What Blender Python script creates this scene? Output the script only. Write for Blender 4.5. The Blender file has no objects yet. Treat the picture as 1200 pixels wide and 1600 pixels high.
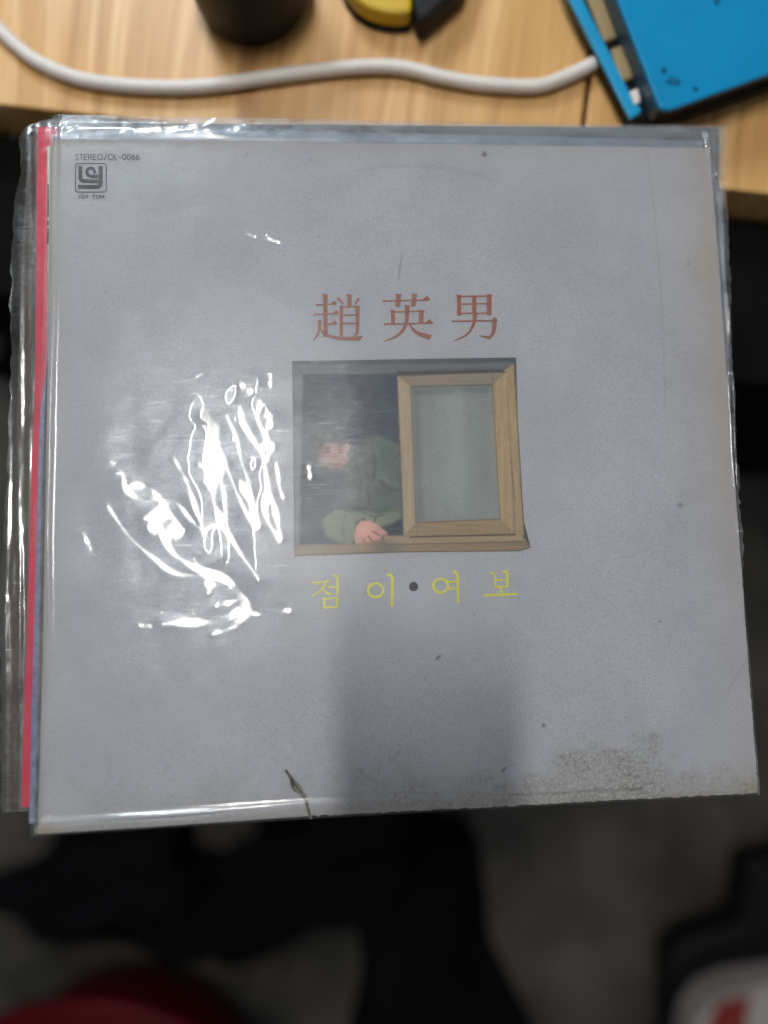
import bpy, bmesh, math, random
import numpy as np
from mathutils import Vector, Matrix

random.seed(7); RNG = np.random.default_rng(7)
S = bpy.context.scene
COL = S.collection

# ------------------------------------------------------------------ camera
CZ = 1.20                      # height of the lens above the floor
FPX = 1150.0                   # focal length in photo pixels (photo is 1200 x 1600)
cam_d = bpy.data.cameras.new('camera')
cam = bpy.data.objects.new('camera', cam_d); COL.objects.link(cam)
cam.location = (0, 0, CZ); cam.rotation_euler = (0, 0, 0)
cam_d.sensor_fit = 'VERTICAL'; cam_d.sensor_height = 36; cam_d.lens = FPX / 1600 * 36
cam_d.clip_start = 0.02; cam_d.clip_end = 50
cam_d.dof.use_dof = True; cam_d.dof.focus_distance = 0.333
cam_d.dof.aperture_fstop = cam_d.lens / 1000 / 0.0142
S.camera = cam

# ------------------------------------------------------------------ room light
W = bpy.data.worlds.new('World'); S.world = W; W.use_nodes = True
W.node_tree.nodes['Background'].inputs[0].default_value = (0.90, 0.95, 1.0, 1)
W.node_tree.nodes['Background'].inputs[1].default_value = 0.165
LAMP_X, LAMP_Y0, LAMP_Y1, LAMP_Z, LAMP_W = -0.12, 0.22, 0.80, 2.60, 0.055
LAMP_L = 170.0
S.view_settings.view_transform = 'Standard'; S.view_settings.look = 'None'
S.view_settings.exposure = 0; S.view_settings.gamma = 1
S.cycles.transparent_max_bounces = 24; S.cycles.max_bounces = 8
S.cycles.sample_clamp_indirect = 4.0
S.cycles.use_denoising = True

# ------------------------------------------------------------------ geometry of the view
def at(px, py, depth):
    """a photo pixel at a given distance below the lens -> world point"""
    return Vector(((px - 600) / FPX * depth, -(py - 800) / FPX * depth, CZ - depth))
rv = np.array([-0.1128, 0.0785, 0.0247]); th = np.linalg.norm(rv); k = rv / th
K = np.array([[0, -k[2], k[1]], [k[2], 0, -k[0]], [-k[1], k[0], 0]])
R = np.eye(3) + math.sin(th) * K + (1 - math.cos(th)) * K @ K
T = np.array([0.0071, 0.0232, -0.3346 + CZ])
POSE = Matrix.Translation(Vector(T)) @ Matrix(R.tolist()).to_4x4()
C0 = np.array([0, 0, CZ])
def loc(px, py, z=0.0):
    """photo pixels -> coordinates on the (tilted) record stack, z above its top cover. arrays ok"""
    px = np.asarray(px, float); py = np.asarray(py, float); z = np.asarray(z, float)
    d = np.stack([(px - 600) / FPX, -(py - 800) / FPX, -np.ones_like(px)], -1)
    dl = d @ R                       # direction in local frame
    ol = (C0 - T) @ R
    t = (z - ol[2]) / dl[..., 2]
    P = ol + dl * t[..., None]
    P[..., 2] = z
    return P

# ------------------------------------------------------------------ materials
def mat(name):
    m = bpy.data.materials.new(name); m.use_nodes = True
    nt = m.node_tree
    return m, nt, nt.nodes['Principled BSDF']
def node(nt, typ, **kw):
    n = nt.nodes.new(typ)
    for a, v in kw.items():
        if a.startswith('i_'):
            n.inputs[int(a[2:]) if a[2:].isdigit() else a[2:].replace('_', ' ')].default_value = v
        else: setattr(n, a, v)
    return n
def lk(nt, a, b): nt.links.new(a, b)
def srgb(r, g, b, k=1.0):
    f = lambda c: ((c / 255 + .055) / 1.055) ** 2.4 if c > 10 else c / 255 / 12.92
    return (f(r) * k, f(g) * k, f(b) * k, 1)
def math_(nt, op, a, b=None, clamp=False):
    n = node(nt, 'ShaderNodeMath', operation=op, use_clamp=clamp)
    for i, v in enumerate((a, b)):
        if v is None: continue
        if isinstance(v, (int, float)): n.inputs[i].default_value = v
        else: lk(nt, v, n.inputs[i])
    return n.outputs[0]
def mix_(nt, fac, a, b, mode='MIX'):
    n = node(nt, 'ShaderNodeMix', data_type='RGBA', blend_type=mode)
    for i, v in ((0, fac), (6, a), (7, b)):
        if isinstance(v, (int, float, tuple)): n.inputs[i].default_value = v
        else: lk(nt, v, n.inputs[i])
    return n.outputs[2]
def noise_(nt, vec, scale, detail=3, rough=.55, dist=0.0):
    n = node(nt, 'ShaderNodeTexNoise'); n.inputs['Scale'].default_value = scale
    n.inputs['Detail'].default_value = detail; n.inputs['Roughness'].default_value = rough
    n.inputs['Distortion'].default_value = dist
    lk(nt, vec, n.inputs['Vector']); return n.outputs['Fac']
def ramp_(nt, fac, *stops):
    n = node(nt, 'ShaderNodeValToRGB'); e = n.color_ramp.elements
    while len(e) < len(stops): e.new(0.5)
    for el, (p, c) in zip(e, stops):
        el.position = p; el.color = c if isinstance(c, tuple) else (c, c, c, 1)
    lk(nt, fac, n.inputs[0]); return n.outputs[0]
def objco(nt): return node(nt, 'ShaderNodeTexCoord').outputs['Object']
def scaled(nt, v, s):
    n = node(nt, 'ShaderNodeMapping'); n.inputs['Scale'].default_value = s; lk(nt, v, n.inputs[0]); return n.outputs[0]

def worn(name, col, col2=None, rough=.5, nscale=30, bump=.2, bscale=400, spec=.5, coat=0, bd=.0003):
    m, nt, b = mat(name); co = objco(nt)
    f = noise_(nt, co, nscale, 5, .6)
    c = ramp_(nt, f, (.3, col), (.7, col2 or tuple(x * .75 for x in col[:3]) + (1,)))
    lk(nt, c, b.inputs['Base Color']); b.inputs['Roughness'].default_value = rough
    b.inputs['Specular IOR Level'].default_value = spec; b.inputs['Coat Weight'].default_value = coat
    bp = node(nt, 'ShaderNodeBump'); bp.inputs['Strength'].default_value = bump; bp.inputs['Distance'].default_value = bd
    lk(nt, noise_(nt, co, bscale, 4), bp.inputs['Height']); lk(nt, bp.outputs[0], b.inputs['Normal'])
    return m

def cover_material():
    m, nt, b = mat('printed_cover_board'); co = objco(nt)
    at_ = node(nt, 'ShaderNodeAttribute', attribute_name='wear')
    sp = node(nt, 'ShaderNodeSeparateColor'); lk(nt, at_.outputs['Color'], sp.inputs[0])
    yel, dirt, dark = sp.outputs[0], sp.outputs[1], sp.outputs[2]
    n1 = noise_(nt, co, 14, 4, .6)
    base = ramp_(nt, n1, (.3, (.418, .438, .496, 1)), (.7, (.480, .499, .552, 1)))
    # stucco print: grains of light and dark
    g = noise_(nt, co, 1350, 3, .7)
    gr = ramp_(nt, g, (.30, .80), (.5, 1.0), (.70, 1.12))
    cl = noise_(nt, co, 34, 5, .7, .5)
    base = mix_(nt, 1.0, base, ramp_(nt, cl, (.3, .945), (.7, 1.04)), 'MULTIPLY')
    base = mix_(nt, 1.0, base, gr, 'MULTIPLY')
    sc = noise_(nt, scaled(nt, co, (300, 900, 1)), 1, 3, .7, .6)
    base = mix_(nt, 1.0, base, ramp_(nt, sc, (.33, .93), (.45, 1.0), (.75, 1.0)), 'MULTIPLY')
    # ageing
    ny = noise_(nt, co, 60, 5, .7)
    base = mix_(nt, math_(nt, 'MULTIPLY', yel, ramp_(nt, ny, (.2, .8), (.7, 1.0))), base, (.40, .34, .255, 1))
    # mildew and grime: dark grains and chalky flakes
    nd = noise_(nt, co, 520, 5, .75, .6)
    nl = noise_(nt, co, 700, 4, .7, .3)
    blotch = noise_(nt, co, 75, 4, .7)
    dm = math_(nt, 'MULTIPLY', dirt, ramp_(nt, blotch, (.30, .30), (.62, .95)))
    base = mix_(nt, math_(nt, 'MULTIPLY', dm, .70), base, (.27, .27, .25, 1))
    base = mix_(nt, math_(nt, 'MULTIPLY', dm, ramp_(nt, nd, (.50, 0.0), (.63, .7))), base, (.07, .07, .062, 1))
    base = mix_(nt, math_(nt, 'MULTIPLY', dm, ramp_(nt, nl, (.52, 0.0), (.66, .7))), base, (.74, .74, .69, 1))
    base = mix_(nt, dark, base, (.06, .065, .07, 1))
    lk(nt, base, b.inputs['Base Color'])
    b.inputs['Roughness'].default_value = .55; b.inputs['Specular IOR Level'].default_value = .35
    bp = node(nt, 'ShaderNodeBump'); bp.inputs['Strength'].default_value = .42; bp.inputs['Distance'].default_value = .0003
    hh = math_(nt, 'ADD', g, math_(nt, 'MULTIPLY', math_(nt, 'MULTIPLY', nd, dirt), .7))
    lk(nt, hh, bp.inputs['Height']); lk(nt, bp.outputs[0], b.inputs['Normal'])
    return m

def picture_material():
    m, nt, b = mat('printed_photograph'); co = objco(nt)
    a = node(nt, 'ShaderNodeAttribute', attribute_name='print')
    g = noise_(nt, co, 1500, 3, .7)
    c = mix_(nt, 1.0, a.outputs['Color'], ramp_(nt, g, (.3, .87), (.5, 1.0), (.7, 1.10)), 'MULTIPLY')
    lk(nt, c, b.inputs['Base Color']); b.inputs['Roughness'].default_value = .5; b.inputs['Specular IOR Level'].default_value = .35
    bp = node(nt, 'ShaderNodeBump'); bp.inputs['Strength'].default_value = .35; bp.inputs['Distance'].default_value = .0003
    lk(nt, g, bp.inputs['Height']); lk(nt, bp.outputs[0], b.inputs['Normal'])
    return m

def film_material(name, haze=.05, sharp=.05, soft=.3, softfac=.06, tint=(1, 1, 1, 1), gain=1.3, hzcol=(.75, .80, .86, 1), scr=1.0):
    """clear polypropylene bag: clear, Fresnel gloss, a soft lobe from fine scratches, a little milky haze"""
    m, nt, b = mat(name); nt.nodes.remove(b); co = objco(nt)
    out = nt.nodes['Material Output']
    tr = node(nt, 'ShaderNodeBsdfTransparent'); tr.inputs[0].default_value = tint
    gl = node(nt, 'ShaderNodeBsdfGlossy'); gl.inputs['Roughness'].default_value = sharp; gl.inputs['Color'].default_value = (1, .985, .955, 1)
    gs = node(nt, 'ShaderNodeBsdfGlossy'); gs.inputs['Roughness'].default_value = soft; gs.inputs['Color'].default_value = (.86, .93, 1, 1)
    df = node(nt, 'ShaderNodeBsdfDiffuse'); df.inputs[0].default_value = hzcol
    bp = node(nt, 'ShaderNodeBump'); bp.inputs['Strength'].default_value = .25; bp.inputs['Distance'].default_value = .0002
    fine = noise_(nt, scaled(nt, co, (160, 420, 100)), 1, 4, .7, .4)
    lk(nt, fine, bp.inputs['Height']); lk(nt, bp.outputs[0], gs.inputs['Normal'])
    at_ = node(nt, 'ShaderNodeAttribute', attribute_name='haze')
    hz = at_.outputs['Fac']
    blot = ramp_(nt, noise_(nt, scaled(nt, co, (30, 55, 30)), 1, 5, .65, .5), (.35, .35), (.7, 1.5))
    blot = math_(nt, 'MULTIPLY', blot, ramp_(nt, noise_(nt, scaled(nt, co, (330, 520, 330)), 1, 5, .75, .8), (.3, .45), (.7, 1.6)))
    scrt = ramp_(nt, noise_(nt, scaled(nt, co, (70, 1400, 50)), 1, 3, .6, .3), (.58, 0.0), (.72, 1.0))
    fac_soft = math_(nt, 'MULTIPLY', math_(nt, 'MULTIPLY', blot, hz), softfac)
    fac_soft = math_(nt, 'ADD', fac_soft, math_(nt, 'MULTIPLY', math_(nt, 'MULTIPLY', scrt, hz), .10 * scr))
    fac_hz = math_(nt, 'MULTIPLY', math_(nt, 'MULTIPLY', blot, hz), haze)
    fr = node(nt, 'ShaderNodeFresnel'); fr.inputs[0].default_value = 1.48
    s1 = node(nt, 'ShaderNodeMixShader'); lk(nt, fac_hz, s1.inputs[0]); lk(nt, tr.outputs[0], s1.inputs[1]); lk(nt, df.outputs[0], s1.inputs[2])
    s2 = node(nt, 'ShaderNodeMixShader'); lk(nt, fac_soft, s2.inputs[0]); lk(nt, s1.outputs[0], s2.inputs[1]); lk(nt, gs.outputs[0], s2.inputs[2])
    s3 = node(nt, 'ShaderNodeMixShader'); lk(nt, math_(nt, 'MULTIPLY', fr.outputs[0], gain, True), s3.inputs[0])
    lk(nt, s2.outputs[0], s3.inputs[1]); lk(nt, gl.outputs[0], s3.inputs[2])
    lk(nt, s3.outputs[0], out.inputs[0])
    return m

def wood_material():
    m, nt, b = mat('oiled_pine'); co = objco(nt)
    w = noise_(nt, scaled(nt, co, (9, 2.2, 9)), 1, 3, .5)
    dv = node(nt, 'ShaderNodeVectorMath', operation='MULTIPLY_ADD')
    cb = node(nt, 'ShaderNodeCombineXYZ'); lk(nt, w, cb.inputs[0])
    lk(nt, cb.outputs[0], dv.inputs[0]); dv.inputs[1].default_value = (.075, 0, 0); lk(nt, co, dv.inputs[2])
    rings = noise_(nt, scaled(nt, dv.outputs[0], (105, 3.0, 60)), 1, 3, .6, .25)
    fine = noise_(nt, scaled(nt, co, (900, 14, 500)), 1, 3, .6)
    big = noise_(nt, scaled(nt, co, (8, 5, 8)), 1, 2)
    oi = node(nt, 'ShaderNodeObjectInfo').outputs['Random']
    c = ramp_(nt, rings, (.28, (.34, .155, .045, 1)), (.42, (.56, .305, .095, 1)), (.55, (.64, .37, .135, 1)), (.68, (.80, .52, .24, 1)))
    c = mix_(nt, 1.0, c, ramp_(nt, fine, (.3, .86), (.7, 1.08)), 'MULTIPLY')
    c = mix_(nt, ramp_(nt, big, (.4, 0.0), (.7, .35)), c, (.56, .31, .11, 1))
    c = mix_(nt, math_(nt, 'MULTIPLY', oi, .25), c, (.52, .27, .09, 1))
    lk(nt, c, b.inputs['Base Color']); b.inputs['Roughness'].default_value = .42
    return m

def floor_material():
    m, nt, b = mat('dark_floor'); co = objco(nt)
    a = noise_(nt, co, 3.5, 5, .6); f = noise_(nt, co, 90, 4, .7)
    c = ramp_(nt, a, (.38, (.016, .015, .013, 1)), (.66, (.12, .106, .088, 1)))
    c = mix_(nt, 1.0, c, ramp_(nt, f, (.3, .8), (.7, 1.15)), 'MULTIPLY')
    lk(nt, c, b.inputs['Base Color']); b.inputs['Roughness'].default_value = .6
    return m

M = dict(
    cover=cover_material(), picture=picture_material(), wood=wood_material(), floor=floor_material(),
    film=film_material('clear_plastic_film', haze=.075, sharp=.15, softfac=.034),
    oldfilm=film_material('crumpled_plastic_film', haze=.035, sharp=.14, softfac=.04, tint=(.88, .86, .83, 1), hzcol=(.62, .58, .54, 1)),
    topfilm=film_material('grey_plastic_film', haze=.10, sharp=.12, softfac=.06, tint=(.86, .88, .90, 1), hzcol=(.62, .68, .74, 1)),
    board=worn('raw_board_edge', (.46, .43, .35, 1), (.30, .27, .21, 1), .7, 120, .4, 500),
    ink_red=worn('reddish_brown_ink', (.27, .085, .045, 1), (.34, .13, .08, 1), .5, 350, .4, 900),
    ink_yellow=worn('yellow_ink', (.78, .76, .05, 1), (.64, .63, .11, 1), .5, 300, .3, 900),
    ink_black=worn('black_ink', (.010, .011, .013, 1), (.018, .02, .022, 1), .5, 300, .3, 900),
    ink_grey=worn('dark_grey_ink', (.04, .043, .05, 1), (.08, .083, .09, 1), .5, 500, .3, 900),
    tear=worn('torn_board', (.075, .07, .06, 1), (.035, .033, .03, 1), .8, 500, .6, 900),
    frayed=worn('frayed_paper', (.30, .29, .25, 1), (.20, .19, .165, 1), .8, 600, .8, 1200),
    pink=worn('pink_printed_board', (.64, .010, .068, 1), (.54, .007, .05, 1), .45, 60, .2, 300),
    violet=worn('violet_blue_print', (.17, .18, .30, 1), (.08, .085, .15, 1), .5, 260, .2, 300),
    slate=worn('slate_blue_print', (.13, .145, .16, 1), (.09, .10, .115, 1), .45, 40, .2, 300),
    brown=worn('dark_brown_print', (.045, .034, .022, 1), (.085, .068, .048, 1), .5, 25, .2, 300),
    white_rubber=worn('off_white_rubber', (.72, .67, .62, 1), (.64, .59, .54, 1), .45, 60, .15, 500),
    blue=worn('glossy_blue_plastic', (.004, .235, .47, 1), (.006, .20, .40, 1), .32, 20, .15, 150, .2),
    blue_bright=worn('bright_blue_plastic', (.012, .30, .56, 1), (.01, .26, .48, 1), .3, 40, .1, 200),
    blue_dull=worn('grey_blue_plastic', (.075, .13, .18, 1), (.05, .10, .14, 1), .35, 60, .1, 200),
    khaki=worn('khaki_plastic', (.30, .225, .10, 1), (.25, .18, .08, 1), .5, 100, .1, 200),
    black=worn('black_plastic', (.006, .006, .0065, 1), (.010, .010, .011, 1), .5, 40, .2, 300, .18),
    cloth=worn('black_cloth', (.0035, .0035, .0045, 1), (.007, .007, .008, 1), .95, 30, .6, 250, .03, 0, .002),
    yellow=worn('yellow_plastic', (.58, .38, .004, 1), (.50, .32, .004, 1), .4, 40, .1, 200),
    red=worn('red_plastic', (.085, .002, .005, 1), (.055, .0015, .003, 1), .5, 20, .1, 200, .1),
    green=worn('dark_green_plastic', (.004, .030, .025, 1), (.003, .022, .018, 1), .5, 20, .1, 200, .1),
    white=worn('white_bag_paper', (.52, .49, .47, 1), (.40, .37, .35, 1), .6, 14, .8, 30, .3, 0, .004),
    redprint=worn('red_print', (.30, .022, .02, 1), (.24, .018, .015, 1), .6, 20, .2, 80),
    blue_dent=worn('dented_blue_plastic', (.006, .12, .24, 1), (.005, .09, .18, 1), .5, 60, .1, 200, .1),
    matt=worn('matt_black_card', (.004, .004, .004, 1), (.006, .006, .006, 1), .9, 30, .1, 200, .04),
    metal=worn('painted_metal', (.5, .5, .5, 1), (.45, .45, .45, 1), .4),
    glass=worn('dark_glass', (.01, .01, .012, 1), (.01, .01, .012, 1), .1),
)
pm_, pnt, pb = mat('added_cool_panel')
pb.inputs['Emission Color'].default_value = (.82, .91, 1, 1); pb.inputs['Emission Strength'].default_value = 30.0
M['panel'] = pm_
lm, lnt, lb = mat('lit_diffuser')
lb.inputs['Base Color'].default_value = (.9, .9, .9, 1)
lb.inputs['Emission Color'].default_value = (1.0, .975, .93, 1); lb.inputs['Emission Strength'].default_value = LAMP_L
M['lamp'] = lm

# ------------------------------------------------------------------ object helpers
def link(name, me, m, parent=None):
    o = bpy.data.objects.new(name, me); COL.objects.link(o)
    if m is not None and not me.materials: me.materials.append(m)
    if parent is not None: o.parent = parent
    return o
def tag(o, label=None, cat=None, group=None, kind=None):
    if label: o['label'] = label
    if cat: o['category'] = cat
    if group: o['group'] = group
    if kind: o['kind'] = kind
    return o
def thing(name, label, cat, matrix=None, group=None):
    o = bpy.data.objects.new(name, None); COL.objects.link(o); o.empty_display_size = .02
    if matrix is not None: o.matrix_world = matrix
    return tag(o, label, cat, group)
def bm_mesh(bm, name, smooth=False):
    bmesh.ops.recalc_face_normals(bm, faces=bm.faces)
    me = bpy.data.meshes.new(name); bm.to_mesh(me); bm.free()
    if smooth: me.polygons.foreach_set('use_smooth', [True] * len(me.polygons))
    return me
def grid_mesh(name, P, attrs=None, smooth=True):
    """P: (ny, nx, 3) array"""
    ny, nx = P.shape[:2]
    me = bpy.data.meshes.new(name)
    idx = np.arange(ny * nx).reshape(ny, nx)
    q = np.stack([idx[1:, :-1], idx[1:, 1:], idx[:-1, 1:], idx[:-1, :-1]], -1).reshape(-1, 4)
    me.vertices.add(ny * nx); me.vertices.foreach_set('co', P.reshape(-1).astype(np.float32))
    me.loops.add(q.size); me.loops.foreach_set('vertex_index', q.reshape(-1).astype(np.int32))
    me.polygons.add(len(q)); me.polygons.foreach_set('loop_start', np.arange(0, q.size, 4, dtype=np.int32))
    me.polygons.foreach_set('loop_total', np.full(len(q), 4, np.int32))
    me.update(calc_edges=True)
    if smooth: me.polygons.foreach_set('use_smooth', np.ones(len(q), bool))
    for an, av in (attrs or {}).items():
        if av.ndim == 3:
            a = me.attributes.new(an, 'FLOAT_COLOR', 'POINT')
            c = np.concatenate([av, np.ones(av.shape[:2] + (1,))], -1)
            a.data.foreach_set('color', c.reshape(-1).astype(np.float32))
        else:
            a = me.attributes.new(an, 'FLOAT', 'POINT'); a.data.foreach_set('value', av.reshape(-1).astype(np.float32))
    return me
def prism(pts, z0, z1, bevel=0.0, seg=2, top_scale=1.0):
    """pts: list of (x,y); a solid between z0 and z1"""
    bm = bmesh.new()
    cx = sum(p[0] for p in pts) / len(pts); cy = sum(p[1] for p in pts) / len(pts)
    lo = [bm.verts.new((p[0], p[1], z0)) for p in pts]
    hi = [bm.verts.new((cx + (p[0] - cx) * top_scale, cy + (p[1] - cy) * top_scale, z1)) for p in pts]
    n = len(pts)
    bm.faces.new(hi); bm.faces.new(lo[::-1])
    for i in range(n): bm.faces.new((lo[i], lo[(i + 1) % n], hi[(i + 1) % n], hi[i]))
    bmesh.ops.recalc_face_normals(bm, faces=bm.faces)
    if bevel: bmesh.ops.bevel(bm, geom=list(bm.edges), offset=bevel, segments=seg, profile=.5, affect='EDGES')
    return bm
def wprism(pts, dtop, dbot, bevel=0.0, ts=1.0):
    """prism standing in the room whose top outline is seen at these photo pixels"""
    P = [at(x, y, dtop) for x, y in pts]
    return prism([(p.x, p.y) for p in P], CZ - dbot, CZ - dtop, bevel, 2, ts)
def box(x0, x1, y0, y1, z0, z1, bevel=0.0):
    return prism([(x0, y0), (x1, y0), (x1, y1), (x0, y1)], z0, z1, bevel)
def fprism(pts, h, bevel=0.0, lift=.0004):
    P = [at(x, y, DD) for x, y in pts]
    return prism([(p.x, p.y) for p in P], DZ + lift, DZ + h, bevel)
def lathe(prof, n=48, c=(0, 0)):
    bm = bmesh.new(); rings = []
    for r, z in prof:
        rings.append([bm.verts.new((c[0] + r * math.cos(2 * math.pi * i / n), c[1] + r * math.sin(2 * math.pi * i / n), z)) for i in range(n)])
    for a, b in zip(rings, rings[1:]):
        for i in range(n): bm.faces.new((a[i], a[(i + 1) % n], b[(i + 1) % n], b[i]))
    bm.faces.new(rings[0]); bm.faces.new(rings[-1])
    return bm
def catmull(pts, n=10):
    P = [np.array(p, float) for p in pts]; P = [2 * P[0] - P[1]] + P + [2 * P[-1] - P[-2]]; out = []
    for i in range(1, len(P) - 2):
        for k in range(n):
            t = k / n
            out.append(.5 * ((2 * P[i]) + (-P[i - 1] + P[i + 1]) * t + (2 * P[i - 1] - 5 * P[i] + 4 * P[i + 1] - P[i + 2]) * t * t + (-P[i - 1] + 3 * P[i] - 3 * P[i + 1] + P[i + 2]) * t ** 3))
    out.append(P[-2]); return out
def tube_mesh(name, pts, r, n=14):
    pts = [Vector(p) for p in pts]; bm = bmesh.new(); rings = []
    for i, p in enumerate(pts):
        d = (pts[min(i + 1, len(pts) - 1)] - pts[max(i - 1, 0)]).normalized()
        s = d.cross(Vector((0, 0, 1))).normalized(); u = s.cross(d)
        rings.append([bm.verts.new(p + r * (math.cos(2 * math.pi * k / n) * s + math.sin(2 * math.pi * k / n) * u)) for k in range(n)])
    for a, b in zip(rings, rings[1:]):
        for k in range(n): bm.faces.new((a[k], a[(k + 1) % n], b[(k + 1) % n], b[k]))
    bm.faces.new(rings[0]); bm.faces.new(rings[-1])
    return bm_mesh(bm, name, True)

# smooth value noise on a pixel raster
def vnoise(shape, cell, seed):
    r = np.random.default_rng(seed); h, w = shape
    cy, cx = (cell if isinstance(cell, tuple) else (cell, cell))
    g = r.random((int(h / cy) + 3, int(w / cx) + 3))
    yy = np.arange(h) / cy; xx = np.arange(w) / cx
    y0 = yy.astype(int); x0 = xx.astype(int); fy = yy - y0; fx = xx - x0
    fy = (fy * fy * (3 - 2 * fy))[:, None]; fx = (fx * fx * (3 - 2 * fx))[None]
    a = g[np.ix_(y0, x0)]; b = g[np.ix_(y0, x0 + 1)]; c = g[np.ix_(y0 + 1, x0)]; d = g[np.ix_(y0 + 1, x0 + 1)]
    return (a * (1 - fx) + b * fx) * (1 - fy) + (c * (1 - fx) + d * fx) * fy
def blur(a, s):
    if s <= 0: return a
    n = int(3 * s + 1); kx = np.exp(-np.arange(-n, n + 1) ** 2 / (2 * s * s)); kx /= kx.sum()
    for ax in (0, 1):
        pad = [(0, 0)] * a.ndim; pad[ax] = (n, n); p = np.pad(a, pad, mode='edge'); o = 0
        for i, wgt in enumerate(kx):
            sl = [slice(None)] * a.ndim; sl[ax] = slice(i, i + a.shape[ax]); o = o + wgt * p[tuple(sl)]
        a = o
    return a
def seg_dist(X, Y, pts):
    """distance to a polyline and the fraction along it"""
    best = np.full(X.shape, 1e9); fr = np.zeros(X.shape); n = len(pts) - 1
    for i in range(n):
        (x0, y0), (x1, y1) = pts[i], pts[i + 1]; dx, dy = x1 - x0, y1 - y0
        t = np.clip(((X - x0) * dx + (Y - y0) * dy) / (dx * dx + dy * dy + 1e-9), 0, 1)
        d = np.hypot(X - x0 - t * dx, Y - y0 - t * dy)
        m = d < best; best[m] = d[m]; fr[m] = ((i + t) / n)[m]
    return best, fr
def poly_mask(X, Y, pts):
    ins = np.zeros(X.shape, bool); n = len(pts)
    for i in range(n):
        (x0, y0), (x1, y1) = pts[i], pts[(i + 1) % n]
        if y0 == y1: continue
        c = ((Y < y0) != (Y < y1)) & (X < (x1 - x0) * (Y - y0) / (y1 - y0) + x0); ins ^= c
    return ins.astype(float)
def sample(A, px, py, x0, y0, step):
    """bilinear sample of raster A whose [0,0] is at photo pixel x0,y0"""
    u = np.clip((px - x0) / step, 0, A.shape[1] - 1.001); v = np.clip((py - y0) / step, 0, A.shape[0] - 1.001)
    i = u.astype(int); j = v.astype(int); fu = u - i; fv = v - j
    return (A[j, i] * (1 - fu) + A[j, i + 1] * fu) * (1 - fv) + (A[j + 1, i] * (1 - fu) + A[j + 1, i + 1] * fu) * fv

def bounded(xl, xr, yt, yb, nx, ny):
    """a grid of photo pixels between four edge curves, each a list of (along, value)"""
    f = lambda c, t: np.interp(t, [p[0] for p in c], [p[1] for p in c])
    u = np.linspace(0, 1, nx)[None]; v = np.linspace(0, 1, ny)[:, None]
    xm = f(xl, 700) + u * (f(xr, 700) - f(xl, 700))
    for _ in range(3):
        Y = f(yt, xm) + v * (f(yb, xm) - f(yt, xm)); X = f(xl, Y) + u * (f(xr, Y) - f(xl, Y)); xm = X
    return X, Y

# ================================================================== THE SETTING
fl = grid_mesh('floor', np.stack(np.meshgrid(np.linspace(-2.5, 2.5, 20), np.linspace(2.5, -2.5, 20)) + [np.zeros((20, 20))], -1))
tag(link('floor', fl, M['floor']), kind='structure')

# ---- desk: planks side by side, front edge seen from above
DD = 0.42; DZ = CZ - DD
e0, e1 = at(0, 163, DD), at(1200, 303, DD)
ang = math.atan2(e1.y - e0.y, e1.x - e0.x)
desk = thing('desk', 'pine desk of broad boards with a white cable lying across it', 'desk', Matrix.Translation((e0.x, e0.y, 0)) @ Matrix.Rotation(ang, 4, 'Z'))
dinv = desk.matrix_world.inverted()
seam = (dinv @ at(914, 180, DD)).x
wpl = 0.345
for i in range(-1, 3):
    x1 = seam + i * wpl
    o = link('plank', bm_mesh(box(x1 - wpl + .0014, x1 - .0014, 0, .62, DZ - .042, DZ, .0012), 'plank'), M['wood'], desk)
link('seam_backing', bm_mesh(box(seam - 2 * wpl + .01, seam + 2 * wpl - .01, .004, .61, DZ - .045, DZ - .0425), 'seam_backing'), M['black'], desk)
for sx in (seam - 2 * wpl + .05, seam + 2 * wpl - .05):
    for sy in (.06, .56):
        link('leg', bm_mesh(box(sx - .025, sx + .025, sy - .025, sy + .025, .001, DZ - .0455, .003), 'leg'), M['black'], desk)

# ---- things on the desk
cp = [(-90, -60), (-40, 5), (0, 47), (30, 75), (60, 97), (110, 119), (160, 130), (230, 136), (300, 136), (360, 130), (420, 121), (480, 113), (540, 106), (600, 104), (640, 108), (690, 121), (740, 130), (800, 135), (845, 134), (880, 122), (915, 106), (940, 92)]
dl = DD - .0045
o = link('power_cable', tube_mesh('power_cable', catmull([tuple(at(x, y, dl)) for x, y in cp], 8), .0039), M['white_rubber'])
tag(o, 'thick white cable snaking across the pine desk to the blue device', 'cable')

c = at(396, -8, DD)
cup = thing('black_cup', 'round black cup standing on the desk behind the white cable', 'cup', Matrix.Translation((c.x, c.y, DZ)))
link('body', bm_mesh(lathe([(.028, .0002), (.0305, .0015), (.0325, .01), (.0335, .045), (.0335, .047), (.0315, .047), (.0305, .012), (.0005, .010)]), 'body', True), M['black'], cup)

tp = thing('tape_measure', 'yellow and black rounded tape measure on the desk beyond the cable', 'tape measure', Matrix.Translation(at(610, -20, DD)))
ti = tp.matrix_world.inverted()
def kid(name, bm, m, par, smooth=False):
    me = bm_mesh(bm, name, smooth); me.transform(par.matrix_world.inverted()); return link(name, me, m, par)
arc = [(528, -60), (531, -20), (540, 8), (556, 28), (576, 41), (600, 48), (624, 50), (642, 47), (642, -60)]
kid('case', fprism(arc, .016, .002, .0032), M['yellow'], tp)
kid('grip', fprism([(x, y + 4) if y > 0 else (x - 4, y) for x, y in arc[:-1]] + [(642, -60)], .003, .0008), M['black'], tp)
kid('side_block', fprism([(644, -60), (644, 46), (652, 66), (663, 65), (722, 12), (735, -60)], .018, .003), M['black'], tp)

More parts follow.
